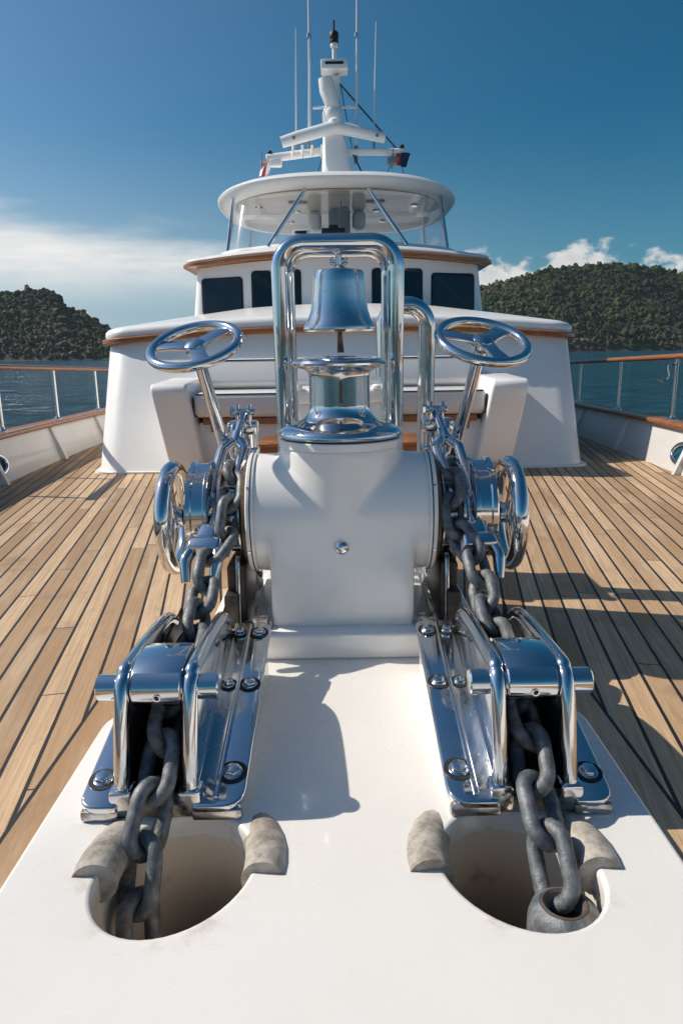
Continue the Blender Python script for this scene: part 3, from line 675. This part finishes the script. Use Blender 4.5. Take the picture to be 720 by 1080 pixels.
bm = B(); tube(bm, [(-1.17, 5.636, .684), (1.17, 5.636, .684)], .006, 6); tube(bm, [(-1.19, 6.23, .948), (1.19, 6.23, .948)], .006, 6); tube(bm, [(-1.195, 5.625, .66), (-1.195, 5.625, .52), (-1.17, 5.625, .505)], .008, 6); tube(bm, [(1.195, 5.625, .66), (1.195, 5.625, .52), (1.17, 5.625, .505)], .008, 6); obj('piping', bm, M['black'], seat)
bm = B(); box(bm, (0, 5.70, .463), (2.26, .09, .055), bev=.008); obj('trim_rail', bm, M['varnish'], seat)
for s in (-1, 1):
    bm = B(); box(bm, (s*1.06, 5.71, .40), (.03, .03, .06), bev=.004); obj('drawer_pull', bm, M['grey'], seat)
lock = thing('deck_locker', 'reddish varnished teak locker with slatted lid before the bench', 'locker', (0, 4.9, 0))
bm = B(); box(bm, (0, 4.9, .19), (1.10, .52, .38), bev=.01); obj('carcass', bm, M['varnish'], lock)
for k in range(7):
    bm = B(); box(bm, (-.495+.165*k, 4.89, .392), (.158, .57, .022), bev=.004); obj('lid_slat', bm, M['varnish'], lock)
wb = thing('storage_bin', 'white plastic bin with rimmed lid standing behind the capstan', 'bin', (-.01, 3.0, 0))
bm = B(); prism(bm, [(-.175, 0), (.155, 0), (.175, .80), (-.195, .80)], Matrix(((1, 0, 0, 0), (0, 0, -1, 3.16), (0, 1, 0, 0), (0, 0, 0, 1))), .28, .03, 3); obj('bin_body', bm, M['white2'], wb)
bm = B(); box(bm, (-.01, 3.02, .825), (.42, .34, .06), bev=.02, seg=3); obj('lid', bm, M['white2'], wb)
for s in (-1, 1):
    bm = B(); cyl(bm, (s*.17-.01, 2.86, .85), (s*.17-.01, 2.86, .872), .028, 16, .006); obj('lid_knob', bm, M['white2'], wb)

# ------------------------------------------------------------------ bell frame, bell, gooseneck vent
frame = thing('double_hoop', 'tall polished double hoop frame carrying the bell behind the capstan', 'bell frame', (0, 2.6, .03))
for y, h, top in ((2.50, .199, 1.372), (2.68, .186, 1.372)):
    bm = B(); tube(bm, fillet([(-h, y, .10), (-h-.004, y, top), (h+.004, y, top), (h, y, .10)], .085, 10), .0282, 20); obj('hoop', bm, M['chrome'], frame)
bm = B(); cyl(bm, (.004, 2.49, 1.365), (.004, 2.69, 1.365), .016, 14); obj('crossbar', bm, M['chrome'], frame)
for s in (-1, 1):
    for y in (2.50, 2.68):
        bm = B(); lathe(bm, [(0, 0), (.055, 0), (.055, .01), (.035, .018), (.030, .03)], Matrix.Translation((s*.195, y, .096)), 24); obj('foot_flange', bm, M['chrome'], frame)
bell = thing('bell', 'polished ship\'s bell hanging in the tall hoop frame', 'bell', (.004, 2.58, 1.08))
BX, BY = .004, 2.57
bm = B(); lathe(bm, [(.070, 1.190), (.088, 1.125), (.118, 1.088), (.1315, 1.078), (.1335, 1.082), (.128, 1.096), (.115, 1.118), (.1035, 1.150), (.0975, 1.19), (.0935, 1.24), (.0915, 1.270), (.087, 1.283), (.070, 1.288), (0, 1.29)], Matrix.Translation((BX, BY, 0)), 72); obj('bell_body', bm, chrome('bell_metal', r0=.14, r1=.26), bell, angle=50)
bm = B(); lathe(bm, [(.089, 1.2), (.0905, 1.25), (.089, 1.275)], Matrix.Translation((BX, BY, 0)), 6); bm.free()
bm = B(); lathe(bm, [(0, 1.285), (.032, 1.288), (.022, 1.30), (.014, 1.305), (.014, 1.33), (0, 1.33)], Matrix.Translation((BX, BY, 0)), 20); cyl(bm, (BX-.032, BY, 1.318), (BX+.032, BY, 1.318), .010, 12); box(bm, (BX, BY, 1.335), (.024, .022, .05), bev=.004)
for s in (-1, 1): box(bm, (BX+s*.024, BY, 1.318), (.010, .024, .028), bev=.003)
obj('hanger', bm, M['steel'], bell)
bm = B(); tube(bm, [(BX, BY, 1.20), (BX, BY, 1.06), (BX+.002, BY-.01, 1.0)], [.007, .009, .013], 12); lathe(bm, [(0, 0), (.02, .006), (.026, .02), (.02, .036), (0, .04)], Matrix.Translation((BX, BY, 1.07)), 16); obj('clapper', bm, M['bronze'], bell)
goose = thing('gooseneck_vent', 'polished gooseneck vent pipe standing right of the bell frame', 'vent', (.36, 2.92, 0))
bm = B(); tube(bm, fillet([(.19, 2.90, .93), (.19, 2.90, 1.185), (.365, 2.92, 1.185), (.36, 2.93, 0.0)], .085, 12), .0355, 22); obj('pipe', bm, M['chrome'], goose)
bm = B(); tube(bm, [(.19, 2.90, .90), (.19, 2.90, .96)], .042, 22); obj('mouth_collar', bm, M['chrome'], goose)
bm = B(); lathe(bm, [(0, 0), (.075, 0), (.075, .012), (.05, .02), (.04, .05)], Matrix.Translation((.36, 2.93, 0)), 24); obj('deck_flange', bm, M['chrome'], goose)

# ------------------------------------------------------------------ windlass
WY, WZ = 2.33, .462
wind = thing('windlass', 'large white anchor windlass with chrome capstan, brake drums and handwheels', 'windlass', (0, WY, .03))
def remeshed(name, bm, voxel, iters, m, parent):
    me = bpy.data.meshes.new(name); bm.to_mesh(me); bm.free(); o = bpy.data.objects.new(name+'_t', me); COL.objects.link(o)
    r = o.modifiers.new('r', 'REMESH'); r.mode = 'VOXEL'; r.voxel_size = voxel
    s_ = o.modifiers.new('s', 'SMOOTH'); s_.factor = .5; s_.iterations = iters
    dg = bpy.context.evaluated_depsgraph_get(); dg.update()
    out = bpy.data.meshes.new_from_object(o.evaluated_get(dg)); bpy.data.objects.remove(o); bpy.data.meshes.remove(me)
    return link(name, out, m, parent, True, 70)
bm = B()
box(bm, (0, WY+.0, .275), (.474, .408, .372), bev=.004)
box(bm, (0, WY, .55), (.36, .36, .26), bev=.10, seg=4)
cyl(bm, (-.289, WY, WZ), (.289, WY, WZ), .204, 96)
cyl(bm, (0, WY, .40), (0, WY, .700), .206, 72)
remeshed('gearcase', bm, .0070, 20, M['white'], wind)
bm = B(); box(bm, (0, 2.41, .0735), (.62, .72, .087), bev=.012, seg=3); bs = obj('base_step', bm, M['white'], wind)
bm = B(); box(bm, (0, 2.50, .059), (.93, .82, .060), bev=.012, seg=3); obj('base_plate', bm, M['white'], wind)
for s in (-1, 1):
    bm = B(); lathe(bm, [(0, 0), (.040, 0), (.040, .007), (.037, .010), (0, .010)], Matrix.Translation((s*.272, 2.125, .117)), 28)
    prism(bm, [(.029*math.cos(PI/3*k+.3), .029*math.sin(PI/3*k+.3)) for k in range(6)], Matrix.Translation((s*.272, 2.125, .126)), .026, .004); obj('holding_bolt', bm, M['dirty_steel'], wind)
bm = B(); lathe(bm, [(.205, .694), (.2085, .696), (.2085, .718), (.205, .7205), (0, .7205)], Matrix.Translation((0, WY, 0)), 72); obj('neck_ring', bm, M['white'], wind)
bm = B(); lathe(bm, [(0, 0), (.2, 0), (.2, .007), (0, .007)], Matrix.Translation((0, WY, .7185)), 64); obj('gasket', bm, M['black'], wind)
bm = B(); lathe(bm, [(0, 0), (.024, 0), (.024, .004), (.0195, .012), (.010, .016), (0, .017)], axis_M((0.0, 2.1265, .385), (0, -1, 0)), 24); obj('inspection_plug', bm, M['steel'], wind)
cap_prof = [(0, .726), (.203, .726), (.2085, .731), (.2085, .737), (.207, .743), (.201, .751), (.186, .759), (.163, .767), (.140, .776), (.122, .787), (.1105, .799), (.1045, .812), (.1022, .824), (.1018, .834), (.1018, .915), (.1018, .924), (.1025, .930), (.106, .938), (.122, .948), (.150, .955), (.1575, .961), (.1585, .967), (.155, .974), (.140, .981), (.105, .985), (.06, .986), (.055, .99), (0, .991)]
bm = B(); lathe(bm, cap_prof, Matrix.Translation((0, WY, 0)), 96); cp = obj('capstan', bm, M['chrome'], wind, angle=30)
bm = B(); box(bm, (.004, WY-.1016, .878), (.011, .004, .072), bev=.001); obj('reflection_strip', bm, M['bronze'], cp)  # dark strip painting in a reflection on the column
def wheel(name, center, axis, xdir, R, r, parent, m, spoke_w=.052):
    Mx = axis_M(center, axis, xdir)
    bm = B(); tube(bm, [Mx @ Vector((R*math.cos(2*PI*k/64), R*math.sin(2*PI*k/64), 0)) for k in range(64)], r, 14, True); w = obj(name, bm, m, parent)
    for k in range(3):
        R3 = Mx @ Matrix.Rotation(2*PI*k/3, 4, 'Z'); bm = B()
        prism(bm, [(.0, -spoke_w*.60), (R*.45, -spoke_w*.44), (R-.004, -spoke_w*.55), (R-.004, spoke_w*.55), (R*.45, spoke_w*.44), (.0, spoke_w*.60)], R3 @ Matrix.Translation((0, 0, -.006)), .012, .004, 2); obj('spoke', bm, m, w)
    bm = B(); lathe(bm, [(0, -.03), (.030, -.03), (.036, -.012), (.034, .008), (.022, .016), (0, .019)], Mx, 28); obj('hub', bm, m, w)
    return w
for s in (-1, 1):
    X = Vector((s, 0, 0))
    bm = B(); lathe(bm, [(.19, .284), (.2075, .285), (.2085, .288), (.2085, .306), (.205, .310), (0, .310)], axis_M((0, WY, WZ), X), 72); obj('drum_end_ring', bm, M['white'], wind)
    for k in range(6):
        a = 2*PI*k/6+.45; dv = Vector((0, math.cos(a), math.sin(a))); p0 = Vector((s*.3015, WY, WZ))+dv*.2075
        bm = B(); lathe(bm, [(0, .0045), (.0035, .0045), (.005, .003), (.005, 0)], axis_M(p0, dv), 14); obj('ring_screw', bm, M['steel'], wind)
    bm = B(); lathe(bm, [(.2075, .2925), (.2092, .2925), (.2092, .2965), (.2075, .2965)], axis_M((0, WY, WZ), X), 72); obj('gap_seal', bm, M['black'], wind)
    bm = B(); lathe(bm, [(0, .310), (.178, .310), (.178, .326), (.14, .330), (0, .330)], axis_M((0, WY, WZ), X), 48); obj('bearing_flange', bm, M['bronze'], wind)
    bm = B(); lathe(bm, [(0, .330), (.150, .330), (.158, .336), (.158, .341), (.118, .352), (.108, .370), (.118, .388), (.158, .401), (.158, .409), (.150, .415), (0, .432)], axis_M((0, WY, WZ), X), 48)
    for k in range(6):
        a = 2*PI*k/6; box(bm, (s*.370, WY+.126*math.cos(a), WZ+.126*math.sin(a)), (.075, .022, .04), Matrix.Rotation(a, 3, 'X'), .006)
    obj('gypsy', bm, M['dirty_steel'], wind)
    bm = B(); lathe(bm, [(0, .438), (.165, .438), (.174, .442), (.174, .452), (.168, .456), (.168, .492), (.176, .496), (.176, .510), (.168, .516), (.06, .520), (.05, .54), (0, .55)], axis_M((0, WY+.01, WZ+.004), X), 72); obj('brake_drum', bm, M['chrome'], wind, angle=30)
    bm = B(); cyl(bm, (s*.55, WY, WZ), (s*.60, WY, WZ), .024, 24, .004); obj('shaft', bm, M['chrome'], wind)
    wheel('clutch_wheel', (s*.578, WY-.02, WZ-.012), X, (0, -.35, .93), .172, .0270, wind, M['chrome'], .056)
    # brake handwheel on its raked stem
    wc = Vector((s*.470, 2.30, 1.030)); wb_ = Vector((s*.412, 2.52, .60)); ax = (wc-wb_).normalized()
    bw_ = wheel('brake_wheel', wc, ax, (-.93 if s < 0 else -1, .12, .2), .1455, .0165, wind, M['chrome'], .056)
    bm = B(); tube(bm, [wb_, wb_+(wc-wb_)*.9, wc-ax*.02], [.022, .020, .018], 18); obj('stem', bm, M['chrome'], bw_)
    bm = B(); lathe(bm, [(0, 0), (.034, 0), (.036, .02), (.030, .05), (.022, .06), (0, .06)], axis_M(wb_-ax*.02, ax), 20); obj('stem_socket', bm, M['steel'], bw_)
    bm = B(); box(bm, (s*.412, 2.53, .345), (.05, .06, .47), bev=.008); obj('stem_bracket', bm, M['steel'], wind)
    bm = B(); box(bm, (s*.362, 2.36, .20), (.062, .30, .21), bev=.012); box(bm, (s*.372, 2.20, .16), (.05, .10, .12), bev=.012); obj('gypsy_bracket', bm, M['greasy'], wind)
    # chain stripper and its foot plate on the base
    bm = B(); prism(bm, rounded([(2.16, .09), (2.30, .09), (2.30, .20), (2.235, .34), (2.20, .33)], .02, 3), Matrix(((0, 0, 1, s*.352-.007), (1, 0, 0, 0), (0, 1, 0, 0), (0, 0, 0, 1))), .014, .003); obj('chain_stripper', bm, M['steel'], wind)
    bm = B(); box(bm, (s*.352, 2.27, .0975), (.155, .26, .016), bev=.005)
    for (u, v) in ((-.055, -.10), (.055, -.10), (.055, .10)): prism(bm, [(.013*math.cos(PI/3*k), .013*math.sin(PI/3*k)) for k in range(6)], Matrix.Translation((s*.352+u, 2.27+v, .104)), .012, .002)
    obj('foot_plate', bm, M['dirty_steel'], wind)

# ------------------------------------------------------------------ chain stoppers
for s in (-1, 1):
    st = thing('chain_stopper', ('polished turnbuckle chain stopper holding the left anchor chain' if s < 0 else 'polished turnbuckle chain stopper holding the right anchor chain'), 'chain stopper', (s*.34, 2.6, .1), 'chain stoppers')
    top = Vector((s*.355, 2.53, .79)); bot = Vector((s*.434, 2.070, .405)); d = (bot-top).normalized(); L = (bot-top).length
    px = Vector((s*.345, 2.60, .09))
    bm = B(); cyl(bm, px, px+Vector((0, 0, .64)), .030, 20, .006); cyl(bm, px+Vector((s*.065, -.02, 0)), px+Vector((s*.062, -.02, .60)), .019, 18, .004); obj('post', bm, M['chrome'], st)
    bm = B(); box(bm, px+Vector((s*.02, -.01, .64)), (.115, .075, .05), bev=.012, seg=3); box(bm, px+Vector((0.0, 0, .55)), (.072, .07, .03), bev=.008); obj('post_head', bm, M['chrome'], st)
    bm = B(); lug = px+Vector((s*.012, -.035, .695))
    for q in (-1, 1): prism(bm, rounded([(-.035, -.05), (.035, -.05), (.035, .035), (-.035, .035)], .025, 4), axis_M(lug+Vector((q*.022-.006, 0, 0)), (1, 0, 0), (0, 1, 0)), .012, .003)
    cyl(bm, lug+Vector((-.042, 0, .005)), lug+Vector((.042, 0, .005)), .013, 16, .003); cyl(bm, lug+Vector((-.05, 0, .005)), lug+Vector((-.040, 0, .005)), .02, 6); obj('clevis', bm, M['chrome'], st)
    side = d.cross(Vector((0, 0, 1))).normalized(); Mx = Matrix((side, d, side.cross(d))).transposed().to_4x4(); Mx.translation = lug
    Lt = (bot-lug).length
    bm = B(); tube(bm, [lug, lug+(bot-lug)*.24], [.016, .015], 14); obj('upper_rod', bm, M['chrome'], st)
    b0, b1 = .20*Lt, .70*Lt; bm = B()
    for q in (-1, 1):
        tube(bm, fillet([Mx @ Vector((0, b0, 0)), Mx @ Vector((q*.042, b0+.055, 0)), Mx @ Vector((q*.040, b1-.045, 0)), Mx @ Vector((0, b1, 0))], .03, 5), .0175, 12, flat=(1.0, 1.25))
    tube(bm, [Mx @ Vector((0, b0-.022, 0)), Mx @ Vector((0, b0+.03, 0))], .022, 14); tube(bm, [Mx @ Vector((0, b1-.03, 0)), Mx @ Vector((0, b1+.022, 0))], .023, 14); obj('turnbuckle_body', bm, M['chrome'], st)
    bm = B(); tube(bm, [Mx @ Vector((0, b1-.10, 0)), Mx @ Vector((0, Lt*.93, 0))], .0135, 12); obj('lower_rod', bm, M['steel'], st)
    bm = B(); box(bm, Mx @ Vector((0, Lt*.885, 0)), (.064, .06, .056), Mx.to_3x3(), .010, 3)
    box(bm, Mx @ Vector((0, Lt*.96, .004)), (.112, .05, .050), Mx.to_3x3(), .012, 3)
    for q in (-1, 1): tube(bm, fillet([Mx @ Vector((q*.040, Lt*.95, 0)), Mx @ Vector((q*.052, Lt*1.05, .004)), Mx @ Vector((q*.044, Lt*1.15, -.028))], .03, 4), [.022]+[.020]*5+[.015], 12)
    obj('claw', bm, M['chrome'], st)

# ------------------------------------------------------------------ chain rollers (hawse fairleads)
def pz(y): return .068+.200*(y-1.28)
TILT = math.atan(.200)
def on_plate(x, y, h=0.): return Vector((x, y, pz(y)+h))
def plate_M(x, y, h=0.):
    n = Vector((0, -math.sin(TILT), math.cos(TILT))); v = Vector((0, math.cos(TILT), math.sin(TILT)))
    m_ = Matrix((Vector((1, 0, 0)), v, n)).transposed().to_4x4(); m_.translation = on_plate(x, y, h); return m_
CI, CO = .334, .482          # inner and outer cheek planes
for s in (-1, 1):
    rl = thing('chain_roller', ('polished bow chain roller bolted down over the left hawse hole' if s < 0 else 'polished bow chain roller bolted down over the right hawse hole'), 'chain roller', (s*.41, 1.6, .03), 'chain rollers')
    def YZ(x, w): return Matrix(((0, 0, 1, x-w/2), (1, 0, 0, 0), (0, 1, 0, 0), (0, 0, 0, 1)))
    # painted plinths under the two flanges and the bridge behind
    bm = B()
    for xa, xb in ((.232, CI), (CO, .560)):
        prism(bm, [(1.290, .0305), (1.95, .0305), (1.95, pz(1.95)-.02), (1.290, pz(1.290)-.02)], YZ(s*(xa+xb)/2, xb-xa), xb-xa, .008)
    prism(bm, [(1.70, .0305), (1.949, .0305), (1.949, pz(1.949)-.022), (1.70, .08)], YZ(s*(CI+CO)/2, CO-CI+.01), CO-CI+.01)
    obj('plinth', bm, M['white'], rl)
    bm = B(); box(bm, (s*.397, 1.296, .043), (.325, .022, .034), bev=.008); obj('sealant_bead', bm, M['sealant'], rl)
    for nm, x0, x1 in (('inner_flange', .218, CI-.006), ('outer_flange', CO+.006, .572)):
        rr = [.05, .0, .0, .03] if nm == 'inner_flange' else [.0, .05, .03, .0]
        pl = [(x0, 1.272), (x1, 1.272), (x1, 1.955), (x0, 1.955)]
        M2 = plate_M(0, 1.28, -.020) ; yy = [(x*s, (y-1.28)/math.cos(TILT)) for x, y in rounded(pl, rr, 5)]
        if s < 0: yy = yy[::-1]
        bm = B(); prism(bm, yy, M2, .022, .006, 3); obj(nm, bm, M['chrome'], rl)
    for xa, xb in ((.218, CI), (CO, .572)):
        bm = B(); box(bm, (s*(xa+xb)/2, 1.281, .043), (xb-xa-.008, .022, .026), bev=.007); obj('front_lip', bm, M['dirty_steel'], rl)
    bm = B(); box(bm, plate_M(s*.280, 1.61, .005).translation, (.012, .66, .008), plate_M(0, 1.6).to_3x3(), .003); obj('cover_strip', bm, M['steel'], rl)
    # channel between the cheeks, its darkness painted in near-black
    bm = B(); box(bm, (s*(CI+CO)/2, 1.62, .040), (CO-CI-.02, .50, .016)); obj('channel_floor', bm, M['dark'], rl)
    for x in (CI, CO):
        bm = B(); prof = [(1.300, pz(1.300)-.03), (1.311, .135), (1.354, .284), (1.382, .314), (1.425, .323), (1.73, .302), (1.82, .266), (1.915, pz(1.915)-.01)]
        prism(bm, prof, YZ(s*x, .016), .016, .003)
        inn = -s if x == CI else s
        obj('cheek', bm, M['steel'], rl)
        bm = B(); path = [Vector((s*x, y, z)) for y, z in [(1.300, pz(1.300)-.012)]+prof[1:-1]]
        tube(bm, catmull(path, 4), .0175, 14); obj('cheek_rim', bm, M['chrome'], rl)
        bm = B(); box(bm, (s*(x-.0105 if x == CO else x+.0105), 1.62, .145), (.003, .58, .21), Matrix.Rotation(.12, 3, 'X')); obj('shade_liner', bm, M['dark'], rl)  # thin dark sheet painting shade onto the cheek's inner face
        bm = B(); box(bm, (s*x, 1.302, .065), (.050, .05, .060), bev=.008); obj('cheek_foot', bm, M['steel'], rl)
    bm = B(); prism(bm, rounded([(1.62, pz(1.62)), (1.86, pz(1.86)), (1.845, .262), (1.80, .262)], .012, 3), YZ(s*.524, .022), .022, .006, 3); obj('gusset_fin', bm, M['chrome'], rl)
    bm = B(); cyl(bm, (s*.275, 1.385, .287), (s*.543, 1.385, .287), .0285, 32, .003); obj('axle_pin', bm, M['chrome'], rl)
    bm = B(); cyl(bm, (s*(CI+.019), 1.385, .287), (s*(CO-.019), 1.385, .287), .042, 40, .004)
    up_ = [(1.351, .310), (1.376, .331), (1.424, .344), (1.505, .338), (1.515, .326), (1.43, .328), (1.385, .313)]
    prism(bm, up_, YZ(s*(CI+CO)/2, CO-CI-.036), CO-CI-.036, .004)
    rb = obj('roller', bm, M['chrome'], rl)
    bm = B(); lathe(bm, [(.004, .002), (.006, .003), (.0085, .003), (.0085, 0)], axis_M((s*(CI+CO)/2+.004, 1.3435, .281), (0, -1, -.1)), 16); obj('grease_nipple', bm, M['steel'], rb)
    bm = B(); lathe(bm, [(0, .0025), (.0045, .0025), (.0045, 0)], axis_M((s*(CI+CO)/2+.004, 1.3422, .281), (0, -1, -.1)), 12); obj('nipple_hole', bm, M['black'], rb)
    for i, (x, y, r) in enumerate(((.250, 1.895, .020), (.250, 1.66, .0205), (.253, 1.36, .0235), (.306, 1.895, .017), (.306, 1.66, .017), (.538, 1.345, .022), (.538, 1.60, .021), (.538, 1.90, .020))):
        Mb = plate_M(s*x, y, .0018)
        bm = B(); lathe(bm, [(r*.95, .0), (r*1.42, .0), (r*1.42, .0026), (r*.95, .0026)], Mb, 30); seal = obj('bolt_seal', bm, M['black'], rl)
        bm = B(); ph = rng.uniform(0, 1); lathe(bm, [(0, 0), (r*.96, 0), (r*.96, .003), (r*.9, .004), (0, .004)], Mb, 28)
        prism(bm, [(r*.80*math.cos(PI/3*k+ph), r*.80*math.sin(PI/3*k+ph)) for k in range(6)], Mb @ Matrix.Translation((0, 0, .003)), .011, .002, 2); obj('bolt', bm, M['steel'] if i < 3 else M['chrome'], rl)
    # hawse pipe and its horseshoe collar
    hp = thing('hawse_pipe', ('stained hawse hole with weathered horseshoe collar, below the left chain roller' if s < 0 else 'stained hawse hole with weathered horseshoe collar, below the right chain roller'), 'hawse pipe', (s*.33, 1.135, .03), 'hawse pipes')
    h0 = hole(s, .002); bm = B()
    cx0, cy0 = s*.33, 1.135; rings = []
    for k, (z, f, ya) in enumerate(((.012, 1.012, 0), (-.03, 1.0, 0.005), (-.15, .93, .05), (-.40, .88, .17), (-.75, .86, .34))):
        rings.append([bm.verts.new((cx0+(x-cx0)*f, cy0+(y-cy0)*f+ya, z)) for x, y in h0])
    for a, b in zip(rings, rings[1:]):
        for k in range(48): bm.faces.new((a[k], b[k], b[(k+1) % 48], a[(k+1) % 48]))
    bm.faces.new(rings[-1]); obj('pipe_wall', bm, M['pipe'], hp, angle=60)
    bm = B(); pts = []; rad = []
    for k in range(25):
        a = math.radians(-10+200*k/24); q = math.sin(max(0, min(PI, a)))
        pts.append((s*.324+.166*math.cos(a), 1.152+.240*math.sin(a)*(1 if math.sin(a) > 0 else .8), .010-.075*q*q)); rad.append(.045)
    tube(bm, pts, rad, 18); obj('collar', bm, M['collar'], hp)

# ------------------------------------------------------------------ anchor chains
def link_mesh(bm, M_, d=.0165, a=.032, r=.0375, stud=False):
    pts = []
    for k in range(9): t = -PI/2+PI*k/8; pts.append(Vector((a+r*math.cos(t), r*math.sin(t), 0)))
    for k in range(9): t = PI/2+PI*k/8; pts.append(Vector((-a+r*math.cos(t), r*math.sin(t), 0)))
    tube(bm, [M_ @ p for p in pts], d, 12, True)
    if stud: tube(bm, [M_ @ Vector((-.004, -r, 0)), M_ @ Vector((0, 0, 0)), M_ @ Vector((-.004, r, 0))], [.016, .012, .016], 12)
def chain(path, pitch, roll0, studs=()):
    P = catmull(path, 24); S_ = [0.]
    for p, q in zip(P, P[1:]): S_.append(S_[-1]+(q-p).length)
    def at(s_):
        s_ = min(max(s_, 0), S_[-1]); i = min(max(bisect(S_, s_)-1, 0), len(P)-2); f = (s_-S_[i])/max(1e-9, S_[i+1]-S_[i]); return P[i].lerp(P[i+1], f)
    bm = B(); n = int(S_[-1]/pitch)
    for k in range(n):
        a, b = at(k*pitch), at((k+1)*pitch); c = (a+b)/2; d = (b-a).normalized()
        ref = Vector((1, 0, 0)); ref = (ref-d*ref.dot(d)).normalized()
        ang = roll0+(PI/2 if k % 2 else 0)+random.uniform(-.16, .16); nv = d.cross(ref); y_ = ref*math.cos(ang)+nv*math.sin(ang); z_ = d.cross(y_)
        m_ = Matrix((d, y_, z_)).transposed().to_4x4(); m_.translation = c; link_mesh(bm, m_, stud=(k in studs))
    return bm
base_path = lambda s: [(s*.365, 2.58, .12), (s*.366, 2.50, .38), (s*.367, 2.43, .56), (s*.368, 2.33, .605), (s*.366, 2.23, .555), (s*.366, 2.165, .465), (s*.385, 2.115, .40), (s*.420, 2.055, .368), (s*.420, 1.95, .300), (s*.418, 1.82, .255), (s*.415, 1.68, .215), (s*.413, 1.52, .195), (s*.410, 1.40, .175), (s*.402, 1.31, .118)]
pl = base_path(-1)+[(-.416, 1.25, .050), (-.424, 1.19, -.04), (-.418, 1.13, -.16), (-.41, 1.13, -.40)]
tag(obj('anchor_chain', chain(pl, .106, .55), M['chain'], angle=60), 'rust streaked galvanised chain running over the gypsy down into the left hawse hole', 'chain', 'anchor chains')
pr = base_path(1)+[(.402, 1.235, .075), (.402, 1.18, .045), (.404, 1.12, .00), (.404, 1.085, -.07)]
tag(obj('anchor_chain', chain(pr, .106, .95, (21,)), M['chain'], angle=60), 'galvanised chain running over the gypsy to the shank in the right hawse hole', 'chain', 'anchor chains')
sw = thing('anchor_shank', 'grey rust-rimmed anchor shank end standing up in the right hawse hole', 'anchor', (.40, 1.07, -.2))
bm = B(); lathe(bm, [(.030, -.03), (.034, -.006), (.046, -.002), (.060, -.012), (.068, -.035), (.070, -.08), (.070, -.5), (0, -.5)], axis_M((.404, 1.072, -.004), (-.02, .10, 1)), 36); obj('shank_end', bm, M['chain'], sw)
bm = B(); lathe(bm, [(.0, -.05), (.031, -.05), (.0345, -.0045), (.040, .0), (.044, -.002)], axis_M((.404, 1.072, -.004), (-.02, .10, 1)), 36); obj('rusty_rim', bm, weathered('rust', (.10, .065, .045), (.05, .045, .042), 40), sw)
